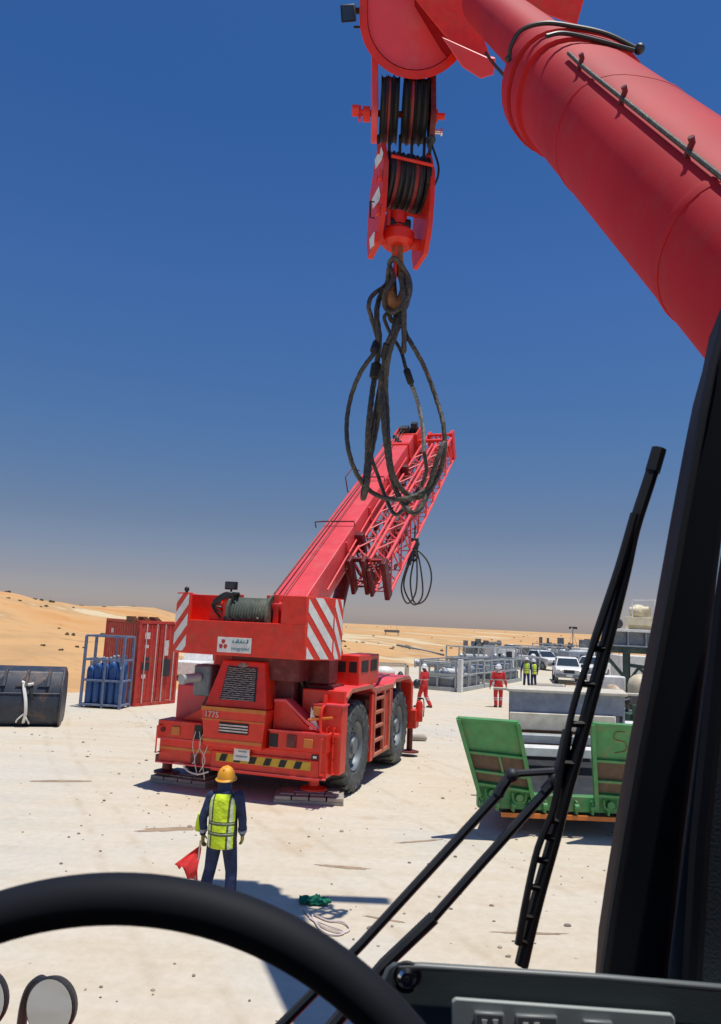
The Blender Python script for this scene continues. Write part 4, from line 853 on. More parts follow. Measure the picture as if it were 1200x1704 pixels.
for i, off in enumerate((.98, 2.08)):
    q = MB(); c_ = b0+bx_*off
    pts = [(.30,.12,.0),(.40,.40,-.05),(.42,.78,-.02),(.33,1.08,.06),(.24,1.27,.10)]
    q.tube(cat([c_+by_*a+V((0,0,z))+bx_*o_ for a, z, o_ in pts], 5), [(.05, .02)]*21, 8)
    q.tube(cat([c_+by_*.40+V((0,0,.40))+bx_*.0, c_+by_*.36+V((0,0,.22))+bx_*.17, c_+by_*.30+V((0,0,.14))+bx_*.2]), .025, 6); q.tube(cat([c_+by_*.40+V((0,0,.40)), c_+by_*.35+V((0,0,.2))-bx_*.12, c_+by_*.29+V((0,0,.10))-bx_*.16]), .025, 6)
    q.tube(cat([c_+by_*.24+V((0,0,1.27))-bx_*.17, c_+by_*.24+V((0,0,1.24)), c_+by_*.20+V((0,0,1.32))+bx_*.17]), .045, 6); q.build('white_strap', M['white'], bk, world=True)
    q = MB(); q.tube(cat([c_-bx_*.12+by_*.34+V((0,0,1.12)), c_-bx_*.16+by_*.40+V((0,0,.95)), c_-bx_*.2+by_*.42+V((0,0,.8))]), .05, 6); q.build('strap_buckle', M['black'], bk, world=True)

# ------------------------------------------------------------------ vehicles
def pickup(label, loc, rz, cargo=True, name='pickup_truck', cat_='pickup truck'):
    r = thing(name, label, cat_, loc, rz)   # local: front towards -y
    W = .90
    def loftprof(mb, prof, w0, w1=None): mb.prism([(-w0, y_, z) for y_, z in prof], (2*w0, 0, 0))
    q = MB(); loftprof(q, [(-2.6, .50), (-2.62, .95), (-2.5, 1.08), (-1.35, 1.18), (1.0, 1.20), (2.6, 1.20), (2.65, .55), (2.2, .45), (-2.2, .42)], W); body = q.build('body', M['white'], r, bevel=.05)
    q = MB(); q.hexa([(-.86,-1.40,1.18),(.86,-1.40,1.18),(.86,1.05,1.18),(-.86,1.05,1.18),(-.70,-.65,1.76),(.70,-.65,1.76),(.70,.80,1.78),(-.70,.80,1.78)]); cabn = q.build('cabin', M['white'], r, bevel=.05)
    q = MB(); q.hexa([(-.78,-1.375,1.22),(.78,-1.375,1.22),(.78,-1.30,1.22),(-.78,-1.30,1.22),(-.64,-.755,1.71),(.64,-.755,1.71),(.64,-.66,1.71),(-.64,-.66,1.71)]); q.build('windscreen', M['glass'], cabn)
    for s in (-1, 1):
        q = MB(); q.hexa([(s*.85,-1.1,1.24),(s*.85,.9,1.24),(s*.82,.9,1.24),(s*.82,-1.1,1.24),(s*.745,-.6,1.70),(s*.745,.7,1.70),(s*.70,.7,1.70),(s*.70,-.6,1.70)]); q.build('side_window', M['glass'], cabn)
        q = MB(); q.bx(s*.60-.22, s*.60+.22, -2.635, -2.58, .80, .98); q.build('headlight', M['chrome'], body, bevel=.03)
        q = MB(); q.bx(s*1.0-.10, s*1.0+.10, -1.15, -1.05, 1.18, 1.36); q.build('wing_mirror', M['black'], r, bevel=.02)
    q = MB(); q.bx(-.36, .36, -2.64, -2.60, .76, .99); q.build('grille', M['dark'], body, bevel=.01)
    q = MB(); q.bx(-.90, .90, -2.74, -2.60, .48, .72); q.build('bumper', M['grey'], r, bevel=.03); q = MB(); q.bx(-.2, .2, -2.76, -2.745, .54, .66); q.build('number_plate', M['white'], r)
    for s in (-1, 1):
        for y_ in (-1.7, 1.6):
            q = MB(); q.lathe([(.22,-.11),(.34,-.12),(.385,-.09),(.39,0),(.385,.09),(.34,.12),(.22,.11)], (s*.82,y_,.39), (1,0,0), 28); wh = q.build('wheel', M['tyre'], r); q = MB(); q.lathe([(0,.08*s),(.1,.10*s),(.2,.06*s),(.235,.10*s)], (s*.82,y_,.39), (1,0,0), 20); q.build('rim', M['galv'], wh)
    return r
pickup('white pickup truck facing the camera beyond the two men in yellow vests', gr(943, 1135), radians(-12))
pp = gr(345, 1158, 0); pickup('white pickup truck standing behind the left side of the crane', V((-8.1, 41.0, 0)), radians(168))

# equipment skids (grey galvanised frames)
def skid(name, label, loc, rz, L, D, H_, cat_='equipment skid', group=None, dark=True, panels=True, end_post=False):
    r = thing(name, label, cat_, loc, rz, group); q = MB()
    q.bx(0, L, -.08, .08, 0, .22); q.bx(0, L, D-.08, D+.08, 0, .22); q.bx(0, .14, .08, D-.08, 0, .22); q.bx(L-.14, L, .08, D-.08, 0, .22)
    n = max(2, int(L/1.4))
    for i in range(n+1):
        x = L*i/n
        for y_ in (0, D): q.bar((x, y_, .2), (x, y_, H_), .10)
    for z in (H_*.55, H_):
        for y_ in (0, D): q.bar((0, y_, z), (L, y_, z), .08)
        for x in (0, L): q.bar((x, 0, z), (x, D, z), .08)
    for i in range(n):
        for y_ in (0,): q.bar((L*i/n, y_, H_), (L*(i+.5)/n, y_, H_*.55), .05) 
    q.build('frame', M['galv'], r, bevel=.01)
    q = MB()
    if dark: q.bx(.2, L-.2, .15, D-.15, .22, H_*.45)
    q.build('tank_body', M['grey'], r, bevel=.04) if dark else None
    q = MB(); x = .5
    while x < L-.7:
        k = random.random(); h_ = random.uniform(.3, .75)*H_*.5; z = H_*.46
        if k < .35: q.cyl((x, D/2, z+.25), (x+.7, D/2, z+.25), .24, n=14)
        elif k < .7: q.bx(x, x+random.uniform(.3, .7), D*.2, D*.7, z, z+h_)
        else: q.lathe([(0,0),(.22,0),(.25,.1),(.25,h_),(.12,h_+.15),(0,h_+.15)], (x+.3, D/2, z), (0,0,1), 14)
        x += random.uniform(.6, 1.1)
    q.build('machinery', M[random.choice(['bluegrey', 'white', 'galv'])], r, bevel=.01)
    if end_post: MB().bx(-.18, .14, -.14, .10, .0, H_+.14).build('corner_post', M['white'], r, bevel=.01)
    return r
G0 = gr(765, 1152); G1 = gr(868, 1133); dd = G1-G0; ang = atan2(dd.y, dd.x); L = dd.length
a_ = gr(698, 1146); d3 = (G0-a_)
skid('equipment_skid', 'grey steel skid with a dark tank at the left end of the equipment row', a_, atan2(d3.y, d3.x), d3.length-.25, 2.2, 1.55, group='grey equipment skids across the yard')
for i in range(3):
    t = i/3; p = G0+dd*t
    skid('equipment_skid', ('grey steel skid with a white corner post behind the man in red', 'middle grey steel skid of the receding row', 'farthest grey steel skid next to the two men in vests')[i], p, ang, L/3-.15, 2.4, 1.65-.05*i, group='grey equipment skids across the yard', dark=(i != 1), end_post=(i == 0))
q = MB(); aa = at(693, 1103, 43.5); q.cyl(aa, aa+V((2.0, .3, 0)), .20, n=14); q.cyl(aa-V((.12,0,0)), aa+V((.0,0,0)), .26, n=14); single(q, 'steel_pipe', M['galv'], 'grey steel pipe lying on top of the left skid', 'pipe', aa)
# second row behind
k = 0
for px, py, Y, L_, nm in ((770, 1112, 62, 5.5, 'long grey skid behind the white corner post'), (812, 1108, 70, 5, 'grey skid with low machinery farther back between the men'), (870, 1104, 78, 5, 'grey skid behind the men in yellow vests'), (905, 1102, 96, 6, 'pale skid far back left of the white pickup'), (955, 1104, 92, 6, 'pale skid far back behind the white pickup')):
    p = gr(px, 1100); p = V(((px-600)/1230*Y*1.01, Y, 0)); skid('equipment_skid', nm, p, radians(random.uniform(-15, 25)), L_, 2.2, 2.0, group='distant skids at the yard edge')
for px, Y, c_, lab in ((838, 66, 'white', 'small white box cabin among the distant skids'), (893, 74, 'grey', 'dark grey container left of the white pickup'), (975, 84, 'white', 'white box cabin right of the white pickup'), (958, 66, 'bluegrey', 'blue grey machinery box beside the white pickup')):
    x = (px-600)/1230*Y; o = thing('site_box', lab, 'site cabin', (x, Y, 0), radians(20)); q = MB(); q.bx(-1.0, 1.0, -.8, .8, .15, 1.95); q.bx(-1.0, -.8, -.8, .8, 0, .15); q.bx(.8, 1.0, -.8, .8, 0, .15); b2 = q.build('box_wall', M[c_], o, bevel=.04)
    q = MB(); q.bx(-.7, -.1, -.83, -.801, .9, 1.5); q.bx(.2, .75, -.83, -.801, .25, 1.7); q.build('hatch', M['dark'], b2)
for px, Y, lab, hdg in ((905, 72, 'white pickup truck parked beyond the left of the nearer pickup', 20), (968, 78, 'white pickup truck parked farther back at the right of the nearer pickup', -60), (858, 96, 'white pickup truck tiny in the distance among the skids', 70), (990, 60, 'white pickup truck mostly behind the wiper blade', -30)):
    pickup(lab, V(((px-600)/1230*Y, Y, 0)), radians(hdg), name='pickup_truck')
for px, Y, h_, lab in ((812, 88, 2.6, 'dark pile of stacked pipes far back above the middle skid'), (858, 80, 2.3, 'dark machinery pile far back behind the men in vests'), (930, 100, 2.9, 'dark machinery pile far back above the pickup roof'), (985, 90, 3.2, 'dark machinery pile far back beside the wiper')):
    x = (px-600)/1230*Y; q = MB(); q.bx(x-2.2, x+2.2, Y, Y+2, 0, h_*.5)
    for k in range(16): a_, b_ = random.uniform(-2.3, 2.1), random.uniform(.1, .6); q.bx(x+a_, x+a_+b_, Y-.2+random.random(), Y+1.2, h_*.5, h_*random.uniform(.6, 1)) if k % 2 else q.cyl((x+a_, Y-.15, h_*random.uniform(.2, .8)), (x+a_+random.uniform(.3, 1.4), Y-.2, h_*random.uniform(.3, .8)), random.uniform(.08, .2), n=8)
    single(q, 'machinery_pile', M['grey'], lab, 'machinery', (x, Y, 0))
for k in range(5):
    p = V(((1000-600)/1230*(26+2*k)+.3*k, 26+2.0*k, 0)); q = MB(); q.bx(p.x-.4, p.x+.5, p.y, p.y+.6, 0, .5+.2*(k % 3)); q.cyl((p.x-.5, p.y-.1, .8), (p.x+.5, p.y-.1, .9), .1, n=10); q.bar((p.x-.4, p.y, 0), (p.x-.4, p.y, 1.5), .07); q.bar((p.x+.4, p.y, 0), (p.x+.4, p.y, 1.5), .07); q.bar((p.x-.4, p.y, 1.5), (p.x+.4, p.y, 1.5), .07)
    single(q, 'pipe_manifold', M[('dark', 'galv', 'rust', 'grey', 'dark')[k]], ('nearest dark', 'grey galvanised', 'rusty brown', 'fourth, steel grey', 'farthest dark')[k]+' pipe manifold in the line behind the loaded tank', 'manifold', p)
mm_ = thing('light_mast', 'thin mast with lamps far behind the white pickup', 'mast', ((958-600)/1230*95, 95, 0)); q = MB(); q.cyl((0,0,0), (0,0,4.3), .07, .04); q.bx(-.5, .5, -.05, .05, 4.2, 4.35); q.tube([(-1.2,0,0),(0,0,3.6),(1.2,0,0)], .04, 6); q.build('mast_pole', M['grey'], mm_)
for x in (-.4, .1, .4): MB().bx(x-.12, x+.12, -.16, -.05, 4.05, 4.3).build('lamp', M['dark'], mm_)
# low timber boards near the pickup, red machine beside it
p = gr(905, 1143); q = MB(); 
for i in range(4): q.bx(p.x-.9+.1*i, p.x+1.3+.1*i, p.y+.5*i, p.y+.5*i+.42, 0, .10)
single(q, 'timber_boards', M['timber'], 'pale timber boards lying on the ground in front of the pickup', 'boards', p)
p = V(((963-600)/1230*36, 36, 0)); o = thing('red_pump_unit', 'small rusty red pump unit standing behind the wiper blade', 'pump', p); q = MB(); q.bx(-.7,.7,-.3,.3,0,.15); q.cyl((-.5,0,.55),(.4,0,.55),.25,n=14); q.bx(.1,.5,-.25,.25,.15,.9); q.tube([(-.6,-.3,.1),(-.6,-.3,1.1),(.6,-.3,1.1),(.6,-.3,.1)], .035, 6); q.build('pump_body', M['rust'], o); 
# trailer/equipment seen past the crane's right arch
p = V(((640-600)/1230*34+.3, 34, 0)); o = thing('portable_tank', 'beige open frame with a red tank and white dome just past the crane', 'equipment frame', p)
q = MB()
for x in (-1.05, 1.05):
    for y_ in (0, 1.4): q.bar((x, y_, 0), (x, y_, 1.75), .10)
for y_ in (0, 1.4): q.bar((-1.05, y_, 1.72), (1.05, y_, 1.72), .10); q.bar((-1.05, y_, .2), (1.05, y_, .2), .10)
q.build('frame', M['cream'], o); q = MB(); q.bx(-.5, .45, .1, 1.0, .3, 1.35); q.build('red_tank', M['containerred'], o, bevel=.05); q = MB(); q.ell((0,.55,1.35), (.5,.4,.3)); q.build('white_dome', M['white'], o); q = MB(); q.ell((.75,.5,.9), (.2,.3,.55)); q.build('drum', M['dark'], o)
# pipe laid on the far dune
a = V((5.2*1.0, 92, dune_z(5.2, 92)+.12)); b = V((10.5, 88, dune_z(10.5, 88)+.12)); q = MB(); q.cyl(a, b, .14, n=10); single(q, 'pipeline', M['grey'], 'long grey pipe lying on the orange dune', 'pipe', a)
a = V((5.9, 120, dune_z(5.9, 120))); q = MB(); q.bx(a.x-1.2, a.x+1.2, a.y, a.y+1, a.z+.5, a.z+.9); q.bar(a+V((-1,0,0)), a+V((-1,0,.6)), .12); q.bar(a+V((1,0,0)), a+V((1,0,.6)), .12); single(q, 'road_barrier', M['grey'], 'small grey barrier standing high on the distant dune', 'barrier', a)

# ------------------------------------------------------------------ rig substructure on the right
rx = at(1022, 1050, 31).x
def RG(mb):
    mb.v = [V((p.x+.40*(p.y-31), p.y, p.z)) for p in mb.v]; return mb
rg_ = thing('rig_substructure', 'dark green steel platform on braced legs behind the wiper at the right', 'platform', (rx, 31, 0))
ZD = at(1060, 1050, 31).z; X0, X1 = rx-.3, rx+7
q = MB()
for x in (X0+.75, X0+1.75, X0+5.5):
    for Y in (31.2, 34.0): q.bar((x, Y, 0), (x, Y, ZD-.6), .22)
for z in (ZD-.78,): q.bx(X0, X1, 31.1, 31.3, z-.15, z+.15); q.bx(X0, X1, 33.9, 34.1, z-.15, z+.15)
for x0_, x1_ in ((X0-.2, X0+.7), (X0+2.8, X0+1.8)): q.bar((x0_, 31.15, ZD-.9), (x1_, 31.15, ZD-1.9), .14)
q.bar((X0+.8, 31.2, ZD-2.2), (X0+1.3, 31.2, ZD-1.5), .12); q.bar((X0+2.3, 31.2, ZD-2.4), (X0+1.3, 31.2, ZD-1.5), .12); q.bar((X0+.75, 31.2, ZD-1.4), (X0+1.8, 31.2, ZD-1.5), .14)
RG(q).build('leg_frame', mat('dark_green_paint', (.02, .055, .045), .5, dirt=(.2, .18, .12)), rg_, world=True, bevel=.01)
q = MB(); q.bx(X0, X1, 31.0, 34.4, ZD-.05, ZD+.06); RG(q).build('deck_plate', M['white'], rg_, world=True, bevel=.01)
q = MB(); q.bx(X0+.05, X1, 31.15, 34.2, ZD-.62, ZD-.052); dkb = RG(q).build('deck_girder', M['grey'], rg_, world=True)
q = MB()
for i in range(9): q.bx(X0+.1+.75*i, X0+.16+.75*i, 31.05, 31.15, ZD-.62, ZD-.05)
q.bx(X0, X1, 31.02, 31.15, ZD-.66, ZD-.60); RG(q).build('girder_rib', M['bluegrey'], dkb, world=True)
# beige machine on deck
mc = thing('beige_machinery_skid', 'cream machinery skid with rails standing on the raised platform', 'machinery', (X0+.8, 31.6, ZD+.06)); zz = ZD+.06; xa = X0+.75
q = MB(); q.bx(xa, X1, 31.3, 32.8, zz+.18, zz+.52); q.bx(xa, xa+.14, 31.3, 31.5, zz, zz+.18); q.bx(xa, X1, 31.5, 32.6, zz, zz+.18); RG(q).build('skid_base', M['cream'], mc, world=True, bevel=.01)
q = MB(); q.ell((xa+.55, 31.9, zz+.75), (.4, .4, .33)); q.cyl((xa+.2, 31.7, zz+.8), (xa+1.0, 31.7, zz+.85), .15); q.bx(xa+.6, xa+1.1, 31.6, 32, zz+.52, zz+.95); RG(q).build('engine', M['cream'], mc, world=True)
q = MB(); q.bx(xa+1.5, xa+2.5, 31.6, 32.3, zz+.52, zz+.85); q.cyl((xa+1.5, 31.7, zz+.9), (xa+2.4, 31.7, zz+.8), .2); RG(q).build('motor', M['blue'], mc, world=True, bevel=.03)
q = MB(); q.bar((xa+1.3, 31.4, zz+.5), (xa+1.3, 31.4, zz+1.25), .13); q.bar((xa+.3, 31.4, zz+1.22), (xa+2.0, 31.4, zz+1.30), .06); q.bar((xa+.3, 31.4, zz+.5), (xa+.3, 31.4, zz+1.22), .05); RG(q).build('guard_rail', M['white'], mc, world=True)
vl = thing('dark_valve', 'round black valve wheel on the platform edge next to the wiper', 'valve', (X0+.45, 31.4, ZD+.06)); q = MB(); q.ell((X0+.42, 31.4, zz+.22), (.24, .2, .22)); q.cyl((X0+.12, 31.4, zz), (X0+.16, 31.4, zz+.75), .05); q.bx(X0-.1, X0+.4, 31.3, 31.6, zz, zz+.12); RG(q).build('valve_body', M['dark'], vl, world=True)
q = MB(); q.ell((X0+.13, 31.4, zz+.6), (.16,.12,.1)); q.bx(X0-.02, X0+.28, 31.3, 31.5, zz+.7, zz+.76); RG(q).build('valve_head', M['decal'], vl, world=True)
# tanks and crates below
p = at(1066, 1190, 29.5); p.z = 0; tn = thing('vertical_tank', 'grey upright tank with a cream domed top under the platform', 'tank', p); q = MB(); q.lathe([(0,0),(.42,0),(.45,.05),(.45,1.35),(0,1.35)], p, (0,0,1), 28); q.build('tank_shell', M['grey'], tn, world=True)
q = MB(); q.lathe([(.46,1.3),(.47,1.6),(.40,1.85),(.22,2.0),(0,2.05)], p, (0,0,1), 28); q.build('tank_dome', M['cream'], tn, world=True); q = MB(); q.tube(cat([p+V((-.5,-.3,.9)), p+V((-.3,-.55,.35)), p+V((.4,-.5,.3)), p+V((.7,-.3,.6))]), .05, 7); q.build('tank_pipe', M['black'], tn, world=True)
q = MB(); q.bx(p.x+.12,p.x+.22,p.y-.65,p.y-.5,.2,1.0); q.build('level_gauge', M['white'], tn, world=True)
p = at(1022, 1185, 29.0); p.z = 0; pk = thing('covered_pump', 'brown and cream sheeted pump standing on a dark frame beside the upright tank', 'pump', p)
q = MB(); q.bx(p.x-.7,p.x+.6,p.y-.3,p.y+.5,0,.5); q.cyl(p+V((-.6,-.2,.6)), p+V((.6,-.2,.62)), .14); q.cyl(p+V((-.5,-.3,.9)), p+V((.5,-.3,1.1)), .08); q.build('pump_frame', M['dark'], pk, world=True, bevel=.02)
q = MB(); q.loft([(p+V((0,0,.55)), .42, .38), (p+V((0.05,0,1.0)), .36, .34), (p+V((-.05,0,1.45)), .30, .26), (p+V((-.05,0,1.62)), .12, .1)], 10); q.v = [v_+V((noise.noise(v_*4), noise.noise(v_*4+V((9,0,0))), 0))*.18 for v_ in q.v]; q.build('sheet_cover', mat('cream_sheet', (.66, .52, .36), .9, dirt=(.35, .16, .06), dirt_amt=.8, dirt_scale=2.5), pk, world=True)
q = MB(); q.bx(p.x-.55,p.x+.75,p.y+.8,p.y+1.6,.6,1.9); q.build('cabinet', M['white'], pk, world=True, bevel=.05)
p = at(1075, 1200, 24); p.z = 0; q = MB(); q.bx(p.x-1.1, p.x+1.4, 24, 25.2, .25, .72); q.bx(p.x-1.1, p.x-.9, 24, 25.2, 0, .25); q.bx(p.x+1.2, p.x+1.4, 24, 25.2, 0, .25); single(q, 'concrete_block', M['white'], 'low white block on the ground right of the loaded trailer', 'block', p, bevel=.02)
q = MB(); p2 = at(1075, 1170, 27); p2.z = 0; q.bx(p2.x-.6, p2.x+.9, 27, 27.8, 0, .75); q.bx(p2.x-.5, p2.x-.35, 26.9, 27.0, .1, 1.1); single(q, 'green_crate', mat('green_crate_paint', (.03, .08, .05), .6), 'dark green crate below the upright tank', 'crate', p2, bevel=.02)
q = MB(); q.bx(X0+3.2, X1+2, 38.5, 40, 0, 2.5); single(q, 'white_cabin', M['white'], 'long white site cabin seen through the legs of the platform', 'cabin', (X0+5, 39, 0), bevel=.03)

# ------------------------------------------------------------------ people placed
wp = gr(368, 1497); wp = at(373, 1350, 9.5); wp.z = 0
wk = person('worker seen from behind in yellow helmet and vest, holding a red flag', wp, radians(-13), dict(wl=(-.31, .04, .90), el=(-.285, -.05, 1.15), er=(.275, .02, 1.15), wr=(.24, .14, .93), kl=(-.17, .05, .50), kr=(.13, .09, .49), al=(-.23, -.06, .10), ar=(.15, .06, .10), head=(-.03, .07, 1.62), sl=(-.20, .0, 1.41), sr=(.20, .02, 1.44), chest=(-.02, .02, 1.30)), M['navy'], M['helmet'], vest='main', sc=.94, vox=.010, scarf=M['navy']); wk.scale = (.87, .92, .94)
# reflective cuffs as children of the worker
q = MB(); a = V((-.285,-.05,1.15)); b = V((-.31,.04,.90)); q.cyl(a*.45+b*.55, a*.28+b*.72, .064, n=16); q.build('reflective_cuff', M['bluegrey'], wk); q = MB(); a = V((.275,.02,1.15)); b = V((.24,.14,.93)); q.cyl(a*.45+b*.55, a*.28+b*.72, .064, n=16); q.build('reflective_cuff', M['bluegrey'], wk)
fp = at(326, 1408, 9.4); flag = thing('signal_flag', 'small red flag held low by the worker in the yellow vest', 'flag', fp)
q = MB(); q.cyl(at(334, 1398, 9.47), at(322, 1482, 9.36), .011, n=8); q.build('flag_stick', M['timber'], flag, world=True)
q = MB(); grid = []; A0, A1, A2 = at(335,1406,9.46), at(289,1440,9.25), at(327,1472,9.38)
NF = 8
for i in range(NF+1):
    for j in range(NF+1):
        u_ = i/NF; t = j/NF; e1_ = A0.lerp(A1, u_); e2_ = A0.lerp(A2, u_); pnt = e1_.lerp(e2_, t); pnt = pnt+V((0, .05*sin(6*t*u_+2*u_), .02*sin(9*t)*u_)); 
        if .25 < t < .6: pnt.z += .10*u_*sin((t-.25)/.35*pi)
        grid.append(pnt)
q.add(grid, [[i*(NF+1)+j, i*(NF+1)+j+1, (i+1)*(NF+1)+j+1, (i+1)*(NF+1)+j] for i in range(NF) for j in range(NF)])
oo = q.build('flag_cloth', M['redcloth'], flag, world=True, ang=180); sd = oo.modifiers.new('t', 'SOLIDIFY'); sd.thickness = .004
q = MB(); c_ = V((-.33, -.02, 1.02)); 
for z, m_ in ((0, 'hiviz'),): q.loft([(c_+V((-.03,0,-.05)), .045, .05), (c_+V((-.02,0,.05)), .05, .055), (c_+V((0,0,.16)), .045, .05)], 10); q.build('hi_vis_pouch', M['hiviz'], wk)
person('person in red coverall and white helmet walking near the front of the crane', gr(705, 1177), radians(55), dict(wl=(-.25,.25,1.0), wr=(.27,.15,1.0), al=(-.12,.2,.10), ar=(.12,-.25,.10), kl=(-.11,.15,.52), kr=(.11,-.02,.5)), RCOV, M['whitehelmet'], sc=1.04)
bg_ = gr(701, 1177); q = MB(); q.ell(V((bg_.x-.25, bg_.y-.2, 1.02)), (.16,.16,.2)); single(q, 'tool_bag', M['dark'], 'dark tool bag at the hip of the person in red near the crane', 'bag', (bg_.x-.25, bg_.y-.2, .9))
person('person in baggy red coverall and white scarf standing alone in the yard', gr(829, 1177), radians(10), dict(wl=(-.36,.0,.9), wr=(.36,.02,.9), al=(-.10,0,.10), ar=(.10,0,.10)), RCOV, M['whitehelmet'], sc=1.08, scarf=M['decal'])
person('left man in yellow vest standing in front of the white pickup', gr(876, 1142), radians(170), {}, M['navy'], M['whitehelmet'], vest=True, sc=1.02)
person('right man in green-yellow vest standing in front of the white pickup', gr(888, 1142), radians(20), dict(wl=(-.2,.25,1.05)), M['navy'], M['whitehelmet'], vest=True, sc=.97)

# green cloth + rope coil + dark netting
p = gr(522, 1502); q = MB(); N = 14; vs = []
for i in range(N+1):
    for j in range(N+1):
        u_ = i/N-.5; t = j/N-.5; x = u_*.36+.05*noise.noise(V((t*6, 0, 1))); y_ = t*.26+.07*noise.noise(V((u_*6, 2, 1))); z = .012+.07*abs(noise.noise(V((u_*7, t*7, 3))))+.04*abs(noise.noise(V((u_*16, t*16, 5)))); vs.append(p+V((x, y_, z)))
q.add(vs, [[i*(N+1)+j, i*(N+1)+j+1, (i+1)*(N+1)+j+1, (i+1)*(N+1)+j] for i in range(N) for j in range(N)]); q.ell(p+V((.18,.02,.02)), (.05,.03,.025)); single(q, 'crumpled_cloth', M['greencloth'], 'crumpled green cloth lying on the sand', 'cloth', p)
q = MB(); L_ = [(505,1512),(520,1530),(545,1545),(570,1552),(582,1545),(570,1534),(545,1532),(520,1522),(535,1548),(560,1556),(572,1550),(540,1538),(515,1528)]
q.tube(cat([gr(x, y_, .015+.004*(i % 3)) for i, (x, y_) in enumerate(L_)]), .011, 6); p = gr(545, 1540); single(q, 'rope', M['decal'], 'loose thin rope coiled on the sand beside the green cloth', 'rope', p)

# ------------------------------------------------------------------ own crane: boom, cab interior, wipers
own = thing('mobile_crane', 'red mobile crane we sit in: big boom overhead, steering wheel, dashboard, wiper and pillar', 'mobile crane', (0, 0, 0))
K = 1.25
class MK(MB):   # radii and profiles below are given for the smaller hook block, K scales them
    def tube(s, pts, r, *a, **k): return MB.tube(s, pts, [tuple(x*K for x in y_) if isinstance(y_, tuple) else y_*K for y_ in r] if isinstance(r, (list, tuple)) else r*K, *a, **k)
    def ell(s, c, r, *a): return MB.ell(s, c, tuple(x*K for x in r) if isinstance(r, tuple) else r*K, *a)
    def lathe(s, prof, *a, **k): return MB.lathe(s, [(x*K, y_*K) for x, y_ in prof], *a, **k)
d0 = ray(470, -285).normalized(); ro = d0.cross(V((0,0,1))).normalized(); no = ro.cross(d0)
Rb = .385; PC = atd(950, 145, 4.91*K)
def OB(s, a, b): return PC+(d0*s+ro*a+no*b)*K
def sect(R_, s, N=40, top=.60, off=0):
    pts = []
    for i in range(N):
        a = 2*pi*i/N; x = cos(a); y_ = sin(a)
        if y_ > 0: e = 2.6; k = (abs(x)**e+abs(y_)**e)**(-1/e); x *= k; y_ *= k*top*1.25
        pts.append(OB(s, x*R_, y_*R_+off))
    return pts
def secttube(mb, stations, N=40):
    vs = []; fs = []
    for st_ in stations: vs += sect(st_[1], st_[0], N, off=st_[2] if len(st_) > 2 else 0)
    for k in range(len(stations)-1):
        for i in range(N): fs.append([k*N+i, k*N+(i+1) % N, (k+1)*N+(i+1) % N, (k+1)*N+i])
    fs += [list(range(N))[::-1], list(range((len(stations)-1)*N, len(stations)*N))]; mb.add(vs, fs)
q = MK(); secttube(q, [(-9.0, Rb), (-4, Rb), (-.14, Rb)]); boomo = q.build('boom', M['boomred'], own, world=True, ang=50)
q = MK(); secttube(q, [(-.20, Rb+.028), (-.06, Rb+.032)]); secttube(q, [(-.02, Rb+.05), (.14, Rb+.05), (.15, Rb+.02)]); q.build('boom_collar', M['boomred'], boomo, world=True, ang=50)
q = MK(); secttube(q, [(-.07, Rb+.012), (.0, Rb+.012)]); q.build('collar_groove_shade', M['black'], boomo, world=True, ang=50)  # black ring gives the shade in the gap between the collar rings
q = MK(); secttube(q, [(-.3, Rb*.62, .06), (1.8, Rb*.60, .06), (2.9, Rb*.58, .06)]); q.build('inner_boom_section', M['boomred'], boomo, world=True, ang=50)
q = MK(); secttube(q, [(-2.60, Rb+.004), (-2.57, Rb+.008), (-2.54, Rb+.004)]); secttube(q, [(-1.05, Rb+.003), (-1.03, Rb+.006), (-1.01, Rb+.003)]); build_each(q, 'weld_seam', M['boomred'], boomo, world=True, ang=50)
q = MK(); q.tube(cat([OB(-.55,-.28,.262), OB(-.9,-.285,.255), OB(-1.6,-.287,.254), OB(-3,-.287,.254), OB(-8,-.287,.254)]), .012, 8)
q.build('boom_cable', M['rope'], boomo, world=True)
q = MK()
for s in (-.8, -1.5, -2.3): c_ = OB(s, -.285, .255); q.tube([c_-no*.03*K, c_+no*.03*K, c_+no*.05*K-ro*.02], .014, 6)
build_each(q, 'cable_clip', M['darkred'], boomo, world=True)
q = MK(); q.tube(cat([OB(-.03,-.47,.10), OB(-.02,-.475,.17), OB(.0,-.43,.26), OB(-.02,-.30,.320), OB(-.05,-.12,.335), OB(-.10,.08,.335), OB(-.18,.27,.30)]), .014, 8); q.tube(cat([OB(-.30,-.36,.29), OB(-.26,-.25,.315), OB(-.22,-.05,.31), OB(-.20,.25,.29)]), .013, 8); q.ell(OB(-.18,.29,.30), .034, 10, 8); q.ell(OB(-.03,-.475,.10), .022, 10, 8)
q.build('hydraulic_hose', M['hose'], boomo, world=True)
q = MK(); q.tube(cat([at(808,88,6.3*K), at(825,110,6.0*K), at(850,136,5.6*K), at(870,150,5.4*K)]), .014, 7); q.build('slack_rope', M['rope'], boomo, world=True)
